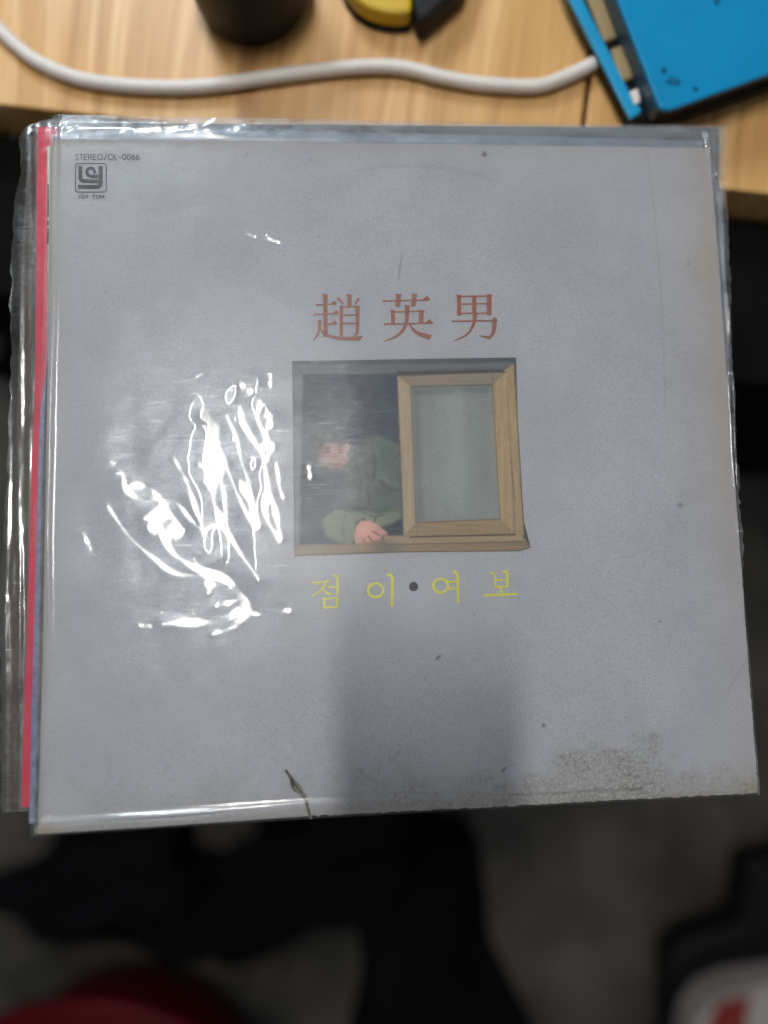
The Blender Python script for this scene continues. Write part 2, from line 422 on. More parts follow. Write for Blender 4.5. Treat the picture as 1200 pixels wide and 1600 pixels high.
dev = thing('blue_device', 'bright blue plastic device with two khaki inserts, on black base at desk corner', 'device', Matrix.Translation(at(1100, 60, DD)))
kid('base', wprism([(886, -60), (985, 188), (1012, 186), (1080, 178), (1330, 92), (1330, -60)], DD - .010, DD - .0004, .002), M['black'], dev)
kid('top_panel', wprism([(940, -66), (1030, 166), (1034, 171), (1048, 172), (1210, 113), (1330, 66), (1330, -66)], DD - .030, DD - .0262, .0012), M['blue'], dev)
kid('lower_body', wprism([(944, -66), (1034, 160), (1048, 166), (1210, 108), (1330, 62), (1330, -66)], DD - .026, DD - .0105, .001), M['black'], dev)
kid('side_wall', wprism([(938, -66), (1028, 162), (1036, 166), (1040, 150), (950, -66)], DD - .0258, DD - .0105, .0006), M['blue_dull'], dev)
kid('rim', wprism([(868, -62), (889, -2), (985, 186), (999, 178), (1003, 170), (988, 152), (911, -2), (890, -62)], DD - .0135, DD - .0105, .0008), M['blue_bright'], dev)  # rim in a brighter blue than the panel
for q in ([(905, -30), (936, -30), (966, 57), (945, 66), (922, 8)], [(954, 75), (978, 68), (994, 120), (971, 128)]):
    kid('insert', wprism(q, DD - .0135, DD - .0105, .0015), M['khaki'], dev)
kid('cable_plug', wprism([(984, 142), (998, 136), (1002, 158), (992, 164)], DD - .0145, DD - .0105, .001), M['white_rubber'], dev)
for (x, y, r) in ((1037, 110, 6), (1086, 139, 5), (1120, 2, 6)):
    c = at(x, y, DD - .0301)
    kid('dent_disc', lathe([(.0003 * r, c.z - .003), (.0003 * r, c.z + .0002), (.00015 * r, c.z + .0004)], 20, (c.x, c.y)), M['blue_dent'], dev)  # darker blue discs standing in for dents in the panel
lg = [(1048, 118), (1066, 126), (1060, 133), (1040, 128)]
kid('moulded_mark', wprism(lg, DD - .0305, DD - .0298), M['blue_dent'], dev)

# ---- black box in front of the desk, carrying the stack
b0 = desk.matrix_world
bx = thing('black_storage_box', 'wide black box standing before the desk beneath the stack of records', 'box', b0 @ Matrix.Translation((.25, 0, 0)))
BT = CZ - .45
link('body', bm_mesh(box(-.50, .50, -.098, -.004, .001, BT - .02, .004), 'body'), M['matt'], bx)
link('lid', bm_mesh(box(-.505, .505, -.102, -.003, BT - .0195, BT, .004), 'lid'), M['matt'], bx)

# ---- things on the floor
def blobmesh(name, c, rx, ry, rz, seed, amp=.18, flat=True):
    bm = bmesh.new(); bmesh.ops.create_icosphere(bm, subdivisions=4, radius=1)
    r = np.random.default_rng(seed); ks = r.normal(size=(8, 3)) * 2.5; ph = r.random(8) * 6.28
    for v in bm.verts:
        s = 1 + amp * sum(math.sin(float(np.dot(k_, v.co)) + p) for k_, p in zip(ks, ph)) / 4
        z = v.co.z * s * rz
        v.co = Vector((c[0] + v.co.x * s * rx, c[1] + v.co.y * s * ry, max(.002, c[2] + z)))
    return bm_mesh(bm, name, True)
c = at(130, 1470, .98)
bag = link('black_bag', blobmesh('black_bag', (c.x, c.y, .06), .21, .10, .10, 3, .4), M['cloth']); tag(bag, 'slumped black cloth bag on the floor below the left corner of the records', 'bag')
c = at(655, 1560, 1.05)
bg2 = link('black_jacket', blobmesh('black_jacket', (c.x, c.y, .08), .13, .19, .1, 15, .75), M['cloth']); tag(bg2, 'heap of black cloth on the floor at the bottom middle', 'cloth')
c = at(480, 1350, 1.08)
bg3 = link('dark_cloth', blobmesh('dark_cloth', (c.x, c.y, .05), .12, .15, .06, 9, .8), M['cloth']); tag(bg3, 'small dark bundle on the floor just under the torn part of the cover edge', 'cloth')
c = at(1150, 1440, .9)
bk = thing('black_carton', 'black carton on the floor behind the white and red bag', 'box')
link('body', bm_mesh(wprism([(1045, 1500), (1075, 1470), (1160, 1445), (1172, 1350), (1400, 1310), (1400, 1800), (1045, 1800)], 1.13, 1.199, .012), 'body'), M['black'], bk)

c = at(130, 1915, .95)
bs = thing('red_basin', 'dark red plastic basin at the bottom left of the floor', 'basin', Matrix.Translation((c.x, c.y, 0)))
link('bowl', bm_mesh(lathe([(.17, .001), (.20, .02), (.265, .235), (.262, .240), (.20, .236), (.001, .235)], 72), 'bowl', True), M['red'], bs)
link('rim', bm_mesh(lathe([(.262, .2352), (.264, .246), (.275, .250), (.285, .244), (.287, .232), (.276, .2352)], 72), 'rim', True), M['red'], bs)

wb = thing('white_shopping_bag', 'white shopping bag with red printing standing on the black carton', 'bag')
P = [(1042, 1640), (1058, 1560), (1080, 1527), (1125, 1508), (1200, 1498), (1320, 1490), (1320, 1700), (1030, 1700)]
P = [at(x, y, 1.125) for x, y in P]; bm = prism([(p.x, p.y) for p in P], CZ - 1.129, CZ - 1.06, .012)
link('body', bm_mesh(bm, 'body'), M['white'], wb)
link('red_print', bm_mesh(wprism([(1104, 1640), (1108, 1600), (1124, 1568), (1176, 1556), (1168, 1580), (1160, 1640)], 1.058, 1.0598), 'red_print'), M['redprint'], wb)
link('red_print', bm_mesh(wprism([(1225, 1640), (1230, 1560), (1290, 1560), (1290, 1640)], 1.058, 1.0598), 'red_print'), M['redprint'], wb)
gc = thing('green_crate', 'dark green crate half hidden right of the records', 'crate')
link('body', bm_mesh(wprism([(1060, 572), (1330, 560), (1330, 612), (1060, 616)], .95, 1.199, .004), 'body'), M['green'], gc)
gw = thing('brown_box', 'low brown box on the floor beside the dark green crate', 'box')
link('body', bm_mesh(wprism([(1060, 622), (1330, 618), (1330, 660), (1060, 660)], 1.12, 1.199, .004), 'body'), worn('brown_card', (.035, .02, .012, 1), None, .8, 30, .2, 400, .1), gw)
kn = link('grey_cloth', blobmesh('grey_cloth', tuple(at(-32, 525, .60)), .017, .026, .02, 11, .2), worn('grey_fabric', (.16, .15, .145, 1), (.1, .1, .1, 1), .9)); tag(kn, 'small grey cloth corner at the left border beside the records', 'cloth')

# ---- the lamp overhead, an added fill panel, and the phone that takes the picture
lp = thing('ceiling_lamp', 'long white ceiling lamp above the desk, outside the picture', 'lamp', Matrix.Translation((LAMP_X, (LAMP_Y0 + LAMP_Y1) / 2, LAMP_Z)))
hl = (LAMP_Y1 - LAMP_Y0) / 2
link('housing', bm_mesh(box(-.05, .05, -hl - .03, hl + .03, .012, .05, .004), 'housing'), M['metal'], lp)
link('diffuser', bm_mesh(box(-LAMP_W / 2, LAMP_W / 2, -hl, hl, 0, .0115), 'diffuser'), M['lamp'], lp)
pl = thing('added_fill_panel', 'added square cool white fill panel above the far left of the desk, outside the picture', 'lamp', Matrix.Translation((-.50, 1.32, 1.80)) @ (Vector((.42, -1.22, -.94)).to_track_quat('-Z', 'Y').to_matrix().to_4x4()))  # fill panel added out of view for brightness falloff and lit bag edges
link('housing', bm_mesh(box(-.22, .22, -.22, .22, .004, .03, .004), 'housing'), M['metal'], pl)  # housing of the added fill panel
link('diffuser', bm_mesh(box(-.20, .20, -.20, .20, -.004, .0035), 'diffuser'), M['panel'], pl)  # glowing face of the added fill panel
link('added_panel_stem', bm_mesh(box(-.012, .012, -.012, .012, .0305, .9), 'added_panel_stem'), M['metal'], pl)
ph = thing('smartphone', 'black smartphone held level above the records, outside the picture', 'phone', Matrix.Translation((-.0065, -.064, CZ + .0015)))
link('body', bm_mesh(box(-.033, .033, -.076, .076, .0, .008, .003), 'body'), M['black'], ph)
link('screen', bm_mesh(box(-.030, .030, -.073, .073, .0082, .0086), 'screen'), M['glass'], ph)

# ================================================================== THE RECORDS
# ---- stains of the front cover, painted as masks over photo pixels
X0, Y0, ST = 30, 190, 2.0
gx = np.arange(X0, 1210, ST); gy = np.arange(Y0, 1330, ST); GX, GY = np.meshgrid(gx, gy)
def gauss(x, y, sx, sy): return np.exp(-((GX - x) / sx) ** 2 / 2 - ((GY - y) / sy) ** 2 / 2)
edge_r = np.interp(gy, [217, 1240], [1108, 1184])[:, None]
edge_l = np.interp(gy, [217, 1305], [78, 48])[:, None]
edge_b = np.interp(gx, [48, 480, 1184], [1305, 1275, 1240])[None]
n40 = vnoise(GX.shape, 22, 1); n15 = vnoise(GX.shape, 8, 2); n4 = vnoise(GX.shape, 3, 3)
yel = np.clip(.62 * np.exp(-np.abs(edge_r - 12 - GX) / 38) * (.75 + .35 * n40) * np.interp(gy, [217, 420, 800, 1000], [.5, 1, .75, .35])[:, None], 0, 1)
yel += .30 * np.exp(-np.abs(GY - 222) / 16) + .25 * np.exp(-(GX - edge_l) / 26)
yel += .55 * np.exp(-((edge_b - GY) / 18)) * (.5 + .7 * n15)
yel += 1.2 * gauss(64, 1297, 9, 6) + .5 * gauss(1178, 1232, 10, 10)
# mould along the bottom edge
hgt = np.interp(gx, [60, 150, 250, 330, 440, 500, 560, 640, 740, 800, 850, 900, 960, 1020, 1060, 1120, 1184],
                    [25, 60, 75, 90, 65, 50, 55, 58, 50, 55, 70, 88, 108, 104, 52, 38, 42])[None]
dirt = np.clip((hgt - (edge_b - GY) + 40 * (n15 - .5) + 36 * (n40 - .5)) / 26, 0, 1)
str_ = np.interp(gx, [60, 150, 300, 430, 520, 600, 760, 860, 960, 1010, 1060, 1184], [.1, .25, .3, .3, .4, .55, .6, .85, 1, 1, .5, .6])[None]
dirt = dirt * str_
dirt = np.clip(dirt + .5 * (n4 > .80) * np.clip(1 - np.abs(edge_b - 95 - GY) / 60, 0, 1) * (GX < 480), 0, 1)
dirt = blur(dirt, .6)
dark = np.zeros(GX.shape)
for (x, y, r, a) in ((757, 241, 4.2, .75), (1063, 789, 4.5, .45), (1031, 971, 2.2, .5), (849, 1133, 2.8, .9), (685, 1026, 2.2, .9), (664, 1061, 1.5, .8), (560, 977, 1.4, .8), (741, 960, 1.5, .8),
                     (787, 1203, 2, .9), (386, 242, 3, .35), (105, 226, 2, .6), (165, 457, 4, .2), (680, 498, 2.5, .35), (511, 416, 3, .25), (483, 249, 3, .2), (1075, 412, 2.5, .35), (884, 306, 2, .25), (908, 492, 2, .3)):
    dark = np.maximum(dark, a * np.clip(1.4 - np.hypot(GX - x, GY - y) / r, 0, 1))
for pts, w, a in (([(560, 268), (600, 260), (660, 259), (710, 264), (750, 274), (765, 280)], 3, .13), ([(628, 398), (622, 438)], 1.2, .45), ([(682, 1030), (688, 1024)], 1.6, .9), ([(611, 1190), (625, 1172)], 1.2, .4), ([(644, 300), (650, 328)], 1.2, .2),
                  ([(1012, 240), (1022, 330), (1033, 460), (1040, 640)], 1.5, .16), ([(560, 1200), (575, 1215), (590, 1222)], 1.3, .35), ([(785, 1206), (789, 1200)], 1.6, .8),
                  ([(800, 1241), (860, 1240), (910, 1237), (1000, 1232)], 1.8, .45), ([(1178, 1010), (1150, 1060), (1138, 1080)], 2.5, .14), ([(570, 928), (577, 922)], 1, .7)):
    d, _ = seg_dist(GX, GY, pts); dark = np.maximum(dark, a * np.clip(1.5 - d / w, 0, 1) * (.6 + .5 * n4))
WEAR = np.stack([np.clip(yel, 0, 1), dirt, np.clip(dark, 0, 1)], -1)

# ---- shape of the front cover
CL = [(190, 80), (217, 79), (700, 71), (1000, 66), (1305, 58), (1400, 56)]
CR = [(190, 1107), (230, 1109), (420, 1124), (700, 1144), (880, 1158), (1020, 1168), (1150, 1178), (1225, 1184), (1300, 1185)]
CT = [(40, 217), (78, 217), (400, 221), (1108, 231), (1200, 232)]
CB = [(40, 1305), (48, 1305), (250, 1292), (480, 1276), (760, 1262), (1000, 1249), (1184, 1240), (1230, 1238)]
X, Y = bounded(CL, CR, CT, CB, 540, 530)
warp = .0009 * np.sin((X - 78) / 1060 * math.pi) * np.sin((Y - 217) / 1060 * math.pi)
jag = vnoise(X.shape, 3, 21) - .5                           # frayed outline of the board at the bottom and right
eb = np.zeros(X.shape); eb[-1] = 1; er = np.zeros(X.shape); er[:, -1] = 1
Y = Y + eb * jag * 3.0 * (X > 480); X = X + er * jag * 1.2
curl = -.0010 * np.exp(-np.minimum((X - np.interp(Y, *zip(*CL))) / 5, 30)) - .0008 * np.exp(-np.minimum((np.interp(X, *zip(*CB)) - Y) / 6, 30))
Z = warp + curl
P = loc(X, Y, 0.0); P[..., 2] = Z
wv = np.stack([sample(WEAR[..., i], X, Y, X0, Y0, ST) for i in range(3)], -1)
front = thing('record_sleeve', 'light grey record sleeve with a small window picture, topmost of the stack in clear plastic', 'record sleeve', POSE)
link('cover_board', grid_mesh('cover_board', P, {'wear': wv}), M['cover'], front)

def sleeve_block(xl, xr, yt, yb, ztop, zbot, name='board_block', bevel=.0006):
    """solid sleeve body given by outline curves in photo pixels at its own height"""
    X, Y = bounded(xl, xr, yt, yb, 24, 24)
    ring = [(X[0, i], Y[0, i]) for i in range(24)] + [(X[i, -1], Y[i, -1]) for i in range(1, 24)] + [(X[-1, i], Y[-1, i]) for i in range(22, -1, -1)] + [(X[i, 0], Y[i, 0]) for i in range(22, 0, -1)]
    L = [loc(x, y, ztop) for x, y in ring]
    bm = prism([(p[0], p[1]) for p in L], zbot, ztop)
    return bm_mesh(bm, name)
inset = lambda c, d: [(a, v + d) for a, v in c]
link('back_board', sleeve_block(inset(CL, 1.0), inset(CR, -1.2), inset(CT, .6), inset(CB, -1.6), -.0013, -.0040, 'back_board'), M['board'], front)
# spine lettering too small to read, printed on the left edge
ticks = bmesh.new(); rr = random.Random(4)
for i in range(22):
    y = 288 + i * 4.3
    if i in (12, 15): continue
    xw = 73.6 - (y - 288) * .006
    p = loc(xw, y, -.0008); q = loc(xw + 2.6, y + 2.2 + rr.random(), -.0008)
    vs = [ticks.verts.new(v) for v in ((p[0], p[1], -.0011), (q[0], p[1], -.0008), (q[0], q[1], -.0008), (p[0], q[1], -.0011))]
    ticks.faces.new(vs)
sp = [loc(72.6, y, 0) for y in (226, 700)] + [loc(77.5, y, 0) for y in (700, 226)]
link('spine', bm_mesh(prism([(a[0], a[1]) for a in sp], -.0038, -.0012, .0002), 'spine'), worn('cream_spine', (.42, .42, .33, 1), (.36, .36, .28, 1), .6, 60), front)
sq = [loc(np.interp(y, *zip(*CL)) - 8 * np.interp(y, [560, 760], [.3, 1]), y, 0) for y in (560, 760, 1000, 1306)] + [loc(np.interp(y, *zip(*CL)) - .6, y, 0) for y in (1306, 1000, 760, 560)]
link('spine_painted_shade', bm_mesh(prism([(a[0], a[1]) for a in sq], -.0037, -.0016, .0003), 'spine_painted_shade'), worn('grey_spine_shade_paint', (.17, .17, .16, 1), (.07, .07, .068, 1), .7, 150), front)  # dark grey strip with the shading of the rounded spine painted in
link('spine_lettering', bm_mesh(ticks, 'spine_lettering'), M['ink_black'], front)

ZL = .00025     # printed layers lie just above the board
def bz(px, py): return .0009 * np.sin((px - 78) / 1060 * math.pi) * np.sin((py - 217) / 1060 * math.pi)
# ---- the printed window picture
PX0, PY0 = 448, 556
w_, h_ = 392, 318
ax, ay = np.meshgrid(np.arange(PX0, PX0 + w_), np.arange(PY0, PY0 + h_))
IMG = np.zeros(ax.shape + (3,)); A = np.zeros(ax.shape)
ZX = (ax - 440) * 3.0; ZY = (ay - 550) * 3.0      # working units: three per photo pixel
def lin(c): return np.array(srgb(*c)[:3])
def fill(pts, c, soft=.7, alpha=1.0, tex=None):
    global IMG
    m = blur(poly_mask(ZX, ZY, pts), soft)[..., None] * alpha
    cc = lin(c) * (1 if tex is None else tex[..., None]); IMG = IMG * (1 - m) + cc * m
def line(pts, c, w, soft=.6, alpha=1.0):
    global IMG
    d, _ = seg_dist(ZX, ZY, pts); m = blur(np.clip(w / 2 + 1.5 - d, 0, 3) / 3, soft)[..., None] * alpha
    IMG = IMG * (1 - m) + lin(c) * m
def ell(cx, cy, rx, ry, rot, c, soft=1.5, alpha=1.0):
    a = math.radians(rot); t = np.linspace(0, 2 * math.pi, 28, endpoint=False)
    fill([(cx + rx * math.cos(q) * math.cos(a) - ry * math.sin(q) * math.sin(a), cy + rx * math.cos(q) * math.sin(a) + ry * math.sin(q) * math.cos(a)) for q in t], c, soft, alpha)
gv = .88 + .24 * vnoise(ax.shape, (40, 2.2), 31); gh = .86 + .28 * vnoise(ax.shape, (2.2, 40), 32); gm = .85 + .3 * vnoise(ax.shape, 16, 33)
IMG[:] = lin((60, 66, 74))
fill([(50, 46), (1097, 28), (1165, 918), (1110, 934), (60, 960)], (50, 56, 64), 0, 1, gm)                 # opening
fill([(50, 46), (1097, 28), (1088, 92), (540, 104), (100, 110)], (92, 94, 98), .8, 1, gh)                 # lintel
fill([(50, 46), (1097, 28), (1094, 52), (52, 66)], (70, 71, 74), 1.2)
fill([(540, 92), (1045, 84), (1046, 100), (540, 112)], (58, 56, 56), 1)
fill([(50, 50), (100, 108), (88, 700), (84, 940), (60, 955)], (98, 106, 112), 2, 1, gm)                   # left reveal
fill([(105, 112), (545, 112), (572, 862), (90, 900)], (26, 40, 62), 2, 1, gm)                             # dark room
fill([(120, 200), (330, 190), (350, 430), (120, 420)], (52, 62, 74), 12, .7)
# the man leaning on the sill: jacket, face, arm, hand
fill([(400, 392), (470, 405), (548, 440), (566, 760), (560, 790), (455, 822), (420, 800), (300, 740), (330, 600), (300, 470)], (50, 64, 62), 3, 1, gm)
fill([(425, 395), (480, 405), (548, 438), (556, 560), (520, 530), (490, 520), (450, 450)], (88, 102, 86), 3, .9)
fill([(500, 560), (556, 520), (562, 700), (500, 690)], (70, 84, 74), 4, .8)
line([(500, 545), (548, 478)], (34, 40, 40), 7); line([(430, 470), (470, 500), (500, 505)], (46, 54, 52), 6)
line([(478, 640), (520, 600), (552, 590)], (40, 46, 44), 6); line([(390, 580), (370, 680), (392, 740)], (56, 66, 66), 9, 2)
ell(225, 418, 98, 52, -8, (20, 19, 22), 3)                                                                  # hair
ell(160, 470, 30, 66, 0, (26, 26, 30), 4, .9)
ell(245, 490, 66, 60, 28, (142, 88, 76), 2.5)                                                              # face
ell(258, 472, 34, 24, 20, (158, 100, 86), 4); ell(210, 500, 26, 20, 0, (140, 90, 82), 4)
fill([(178, 470), (196, 520), (226, 548), (262, 554), (290, 530), (262, 540), (222, 530), (204, 500), (200, 462)], (112, 68, 60), 2.5, .8); line([(200, 455), (228, 450)], (60, 42, 42), 6); line([(262, 446), (292, 448)], (76, 54, 52), 6)
ell(216, 470, 12, 6, 8, (26, 18, 20), .6); ell(274, 474, 12, 6, 8, (26, 18, 20), .6); line([(202, 452), (230, 456)], (30, 22, 22), 6); line([(262, 459), (290, 464)], (30, 22, 22), 6)
line([(248, 462), (258, 500), (244, 505)], (132, 82, 74), 6); line([(222, 524), (246, 530), (268, 526)], (84, 34, 34), 7); line([(236, 510), (254, 512)], (92, 52, 46), 4)
ell(305, 452, 15, 24, 10, (160, 108, 100), 2)
fill([(250, 742), (330, 748), (385, 742), (455, 762), (520, 735), (560, 735), (562, 778), (500, 812), (440, 826), (400, 800), (350, 800), (342, 880), (330, 905), (270, 895), (205, 860), (190, 790)], (106, 120, 94), 2, 1, gm)  # forearm sleeve
line([(300, 760), (285, 830), (300, 880)], (66, 76, 64), 7, 1.5); line([(380, 752), (430, 775), (480, 765)], (58, 68, 58), 7); line([(440, 780), (430, 812)], (54, 60, 52), 7); line([(225, 800), (260, 850)], (112, 126, 104), 9, 2)
fill([(345, 800), (385, 775), (398, 790), (360, 830), (352, 880), (338, 870)], (40, 44, 44), 1.5)        # cuff
fill([(352, 815), (372, 795), (410, 792), (445, 808), (492, 845), (496, 858), (470, 862), (462, 886), (432, 905), (418, 918), (392, 925), (362, 915), (345, 895), (338, 860)], (184, 128, 112), 1)   # fist
fill([(352, 830), (372, 800), (410, 798), (440, 815), (420, 850), (380, 870)], (202, 146, 128), 4, .8)
for q in ([(462, 862), (440, 850), (425, 842)], [(432, 902), (418, 876), (404, 862)], [(396, 922), (392, 896), (384, 880)]): line(q, (96, 52, 46), 5)
line([(470, 862), (494, 852)], (150, 90, 84), 5)
# sill
fill([(72, 905), (330, 905), (560, 862), (1125, 858), (1165, 915), (1112, 934), (60, 960)], (134, 112, 78), 1, 1, gh)
fill([(470, 862), (1122, 856), (1128, 886), (500, 902)], (150, 128, 90), 1, 1, gh)
line([(500, 904), (1130, 890)], (92, 76, 54), 5); line([(70, 952), (560, 938), (1112, 934), (1160, 918)], (84, 70, 52), 6)
fill([(430, 905), (500, 880), (560, 905), (540, 945), (430, 945)], (88, 84, 76), 5, .7)
# outer frame and sash
fill([(1040, 90), (1086, 60), (1132, 860), (1092, 862)], (158, 132, 88), .8, 1, gv); line([(1046, 95), (1092, 855)], (98, 78, 50), 5); line([(1088, 60), (1134, 860)], (112, 92, 66), 5)
line([(1070, 480), (1092, 700)], (90, 70, 46), 3)
fill([(540, 114), (1046, 96), (1090, 856), (570, 866)], (150, 128, 92), .6, 1, gv)
fill([(540, 114), (1046, 96), (1048, 158), (984, 160), (604, 166)], (134, 120, 98), .8, 1, gh)
fill([(628, 800), (1022, 782), (1088, 790), (1090, 856), (572, 866), (572, 850)], (142, 118, 78), .8, 1, gh)
fill([(542, 116), (604, 166), (630, 800), (572, 862)], (158, 138, 102), .8, 1, gv)
fill([(984, 158), (1048, 100), (1088, 850), (1022, 785)], (160, 134, 88), .8, 1, gv)
line([(604, 166), (984, 158)], (78, 70, 58), 7); line([(606, 166), (630, 800)], (92, 82, 62), 6); line([(985, 158), (1021, 784)], (104, 86, 58), 5); line([(630, 800), (1022, 784)], (86, 72, 50), 5)
line([(540, 114), (570, 866)], (66, 60, 52), 5); line([(540, 114), (1044, 96)], (70, 62, 52), 6); line([(990, 100), (990, 158)], (98, 84, 64), 3); line([(640, 810), (632, 860)], (96, 80, 56), 3)
fill([(608, 170), (982, 162), (1018, 782), (632, 796)], (120, 127, 126), .8, 1, .92 + .2 * vnoise(ax.shape, (60, 14), 34))
fill([(608, 170), (640, 170), (664, 794), (632, 796)], (90, 98, 98), 4, .8); fill([(608, 170), (982, 162), (982, 190), (608, 200)], (80, 88, 88), 4, .7)
fill([(760, 190), (850, 190), (870, 770), (790, 770)], (134, 148, 144), 8, .6); fill([(690, 240), (720, 240), (750, 700), (715, 700)], (122, 136, 132), 7, .5); fill([(900, 260), (930, 260), (950, 740), (925, 740)], (116, 130, 126), 7, .5)
line([(600, 868), (1090, 857)], (28, 24, 24), 7)
fill([(330, 470), (420, 395), (545, 440), (560, 735), (440, 745), (330, 720), (310, 600)], (74, 88, 78), 5, .8, gm)
for q in ([(350, 520), (372, 600), (360, 690)], [(420, 440), (440, 520), (432, 600)], [(455, 600), (500, 640), (548, 650)], [(400, 620), (412, 700), (400, 730)]): line(q, (38, 46, 44), 8, 1.6)
for q in ([(366, 520), (390, 600), (378, 690)], [(438, 430), (458, 520), (450, 600)], [(470, 580), (505, 615), (548, 625)]): line(q, (104, 118, 98), 9, 3.0, .8)
fill([(300, 700), (330, 720), (440, 748), (560, 738), (560, 750), (300, 748)], (34, 42, 44), 2, .7)
line([(285, 545), (318, 560), (336, 520)], (88, 100, 86), 12, 1.5); line([(262, 552), (300, 575), (325, 640)], (40, 48, 46), 10, 2)
lum = IMG.mean(-1, keepdims=True); IMG = (IMG * .74 + lum * .26) * 1.38 + np.array([.010, .016, .026])
A = poly_mask(ZX, ZY, [(50, 46), (1097, 28), (1104, 300), (1134, 800), (1165, 918), (1110, 934), (560, 940), (60, 960)])
IMG *= (.93 + .14 * np.random.default_rng(5).random(ax.shape))[..., None]
# mesh only inside the opening: rows between its left and right border
PL = [(550, 456.7), (566, 456.7), (870, 460)]; PR = [(550, 805.6), (562, 805.7), (650, 808), (816, 818), (856, 828.3), (870, 829)]
PT = [(440, 565.5), (456.7, 565.3), (805.7, 559.3), (840, 559)]; PB = [(440, 870), (460, 870), (626, 863.5), (810, 861.5), (829, 856)]
X, Y = bounded(PL, PR, PT, PB, 350, 300)
P = loc(X, Y, 0.0); P[..., 2] = bz(X, Y) + ZL
pv = np.stack([sample(IMG[..., i], X, Y, PX0, PY0, 1.0) for i in range(3)], -1)
tag(link('window_picture', grid_mesh('window_picture', P, {'print': pv}), M['picture'], front), 'printed picture of a person in a green jacket leaning out of a wooden sliding window')

# ---- lettering
class Ink:
    def __init__(s, x0, y0, k): s.bm = bmesh.new(); s.x0, s.y0, s.k, s.n = x0, y0, k, 0
    def face(s, pts):
        s.n += 1; out = []
        for x, y in pts:
            px, py = s.x0 + x / s.k, s.y0 + y / s.k
            p = loc(px, py, 0.0); out.append(s.bm.verts.new((p[0], p[1], float(bz(px, py)) + ZL + .000004 * s.n)))
        s.bm.faces.new(out)
    def disc(s, x, y, rx, ry=None, n=20):
        ry = ry or rx; s.face([(x + rx * math.cos(2 * math.pi * i / n), y + ry * math.sin(2 * math.pi * i / n)) for i in range(n)])
    def stroke(s, pts, w0, w1=None, cap=False, smooth=True, rough=0):
        """one ribbon polygon with a width that runs from w0 to w1"""
        w1 = w0 if w1 is None else w1
        P_ = [np.array(p, float) for p in (catmull(pts, 6) if smooth and len(pts) > 2 else pts)]
        L_, R_ = [], []; n = len(P_)
        for i, p in enumerate(P_):
            d = P_[min(i + 1, n - 1)] - P_[max(i - 1, 0)]; d = d / (np.linalg.norm(d) + 1e-9); nn = np.array([-d[1], d[0]])
            w = (w0 + (w1 - w0) * i / (n - 1)) / 2 * (1 + rough * (rr.random() - .5))
            L_.append(p + nn * w); R_.append(p - nn * w)
        for i in range(n - 1):
            s.face([L_[i], L_[i + 1], R_[i + 1], R_[i]]); s.n -= 1
        s.n += 1
        if cap: s.disc(*P_[0], w0 / 2, n=12); s.disc(*P_[-1], w1 / 2, n=12)
    def done(s, name, m, label=None):
        o = link(name, bm_mesh(s.bm, name), m, front)
        if label: o['label'] = label
        return o
def serif(i, x, y, s=16): i.face([(x - s * 1.5, y - 2), (x - s * .45, y - s), (x + s * .35, y - 1), (x + 4, y + 3), (x - s, y + 4)])
def vtop(i, x, y, w): i.face([(x - w / 2 - 4, y - 3), (x - w / 2 + 2, y - 5), (x + w / 2 + 4, y - 1), (x + w / 2, y + 8), (x - w / 2, y + 8)])
i = Ink(440, 440, 3)
i.stroke([(205, 66), (206, 262)], 20); vtop(i, 205, 66, 20)
i.stroke([(160, 112), (252, 109)], 7); serif(i, 254, 108); i.stroke([(150, 158), (262, 153)], 7); serif(i, 264, 152)
i.stroke([(178, 184), (176, 232), (150, 283)], 18, 4); i.stroke([(206, 204), (254, 201)], 7); serif(i, 256, 200, 14)
i.stroke([(178, 218), (205, 252), (268, 268), (366, 270)], 7, 20); i.face([(352, 262), (382, 258), (366, 280), (345, 280)])
i.stroke([(318, 66), (318, 120)], 20); vtop(i, 318, 66, 20); i.stroke([(262, 80), (292, 110)], 12, 5, smooth=False); i.stroke([(362, 82), (342, 112)], 14, 5, smooth=False)
i.stroke([(280, 116), (280, 258)], 16); i.stroke([(355, 118), (354, 238), (338, 252)], 22, 8); i.stroke([(280, 122), (356, 120)], 7)
i.stroke([(284, 161), (346, 160)], 6); i.stroke([(284, 200), (346, 199)], 6)
i.done('printed_character', M['ink_red'])
i = Ink(440, 440, 3)
i.stroke([(474, 95), (688, 89)], 7); serif(i, 690, 88, 20); i.stroke([(548, 64), (544, 122)], 22); vtop(i, 548, 64, 22); i.stroke([(622, 64), (616, 120)], 22); vtop(i, 622, 64, 22)
i.stroke([(520, 138), (522, 202)], 18); vtop(i, 520, 140, 18); i.stroke([(655, 142), (652, 200)], 22); vtop(i, 656, 140, 22); i.stroke([(520, 146), (655, 143)], 6)
i.stroke([(588, 116), (584, 192), (560, 240), (520, 268), (482, 282)], 22, 4); vtop(i, 589, 118, 20)
i.stroke([(478, 203), (700, 198)], 7); serif(i, 702, 198, 20); i.stroke([(598, 205), (632, 242), (692, 264)], 7, 24); i.face([(678, 254), (703, 254), (694, 274), (680, 274)])
i.done('printed_character', M['ink_red'])
i = Ink(440, 440, 3)
i.stroke([(830, 68), (831, 162)], 19); vtop(i, 830, 68, 19); i.stroke([(972, 68), (971, 162)], 22); vtop(i, 973, 66, 22); i.stroke([(902, 74), (901, 152)], 20)
i.stroke([(838, 73), (968, 71)], 7); i.stroke([(840, 109), (962, 107)], 6); i.stroke([(840, 152), (962, 151)], 6)
i.stroke([(795, 190), (992, 186)], 7); i.stroke([(905, 154), (899, 200), (868, 250), (806, 282)], 20, 4)
i.stroke([(996, 178), (992, 236), (968, 272)], 24, 12); i.face([(984, 176), (1000, 170), (1012, 184), (1002, 196)]); i.stroke([(925, 257), (968, 266)], 4, 14)
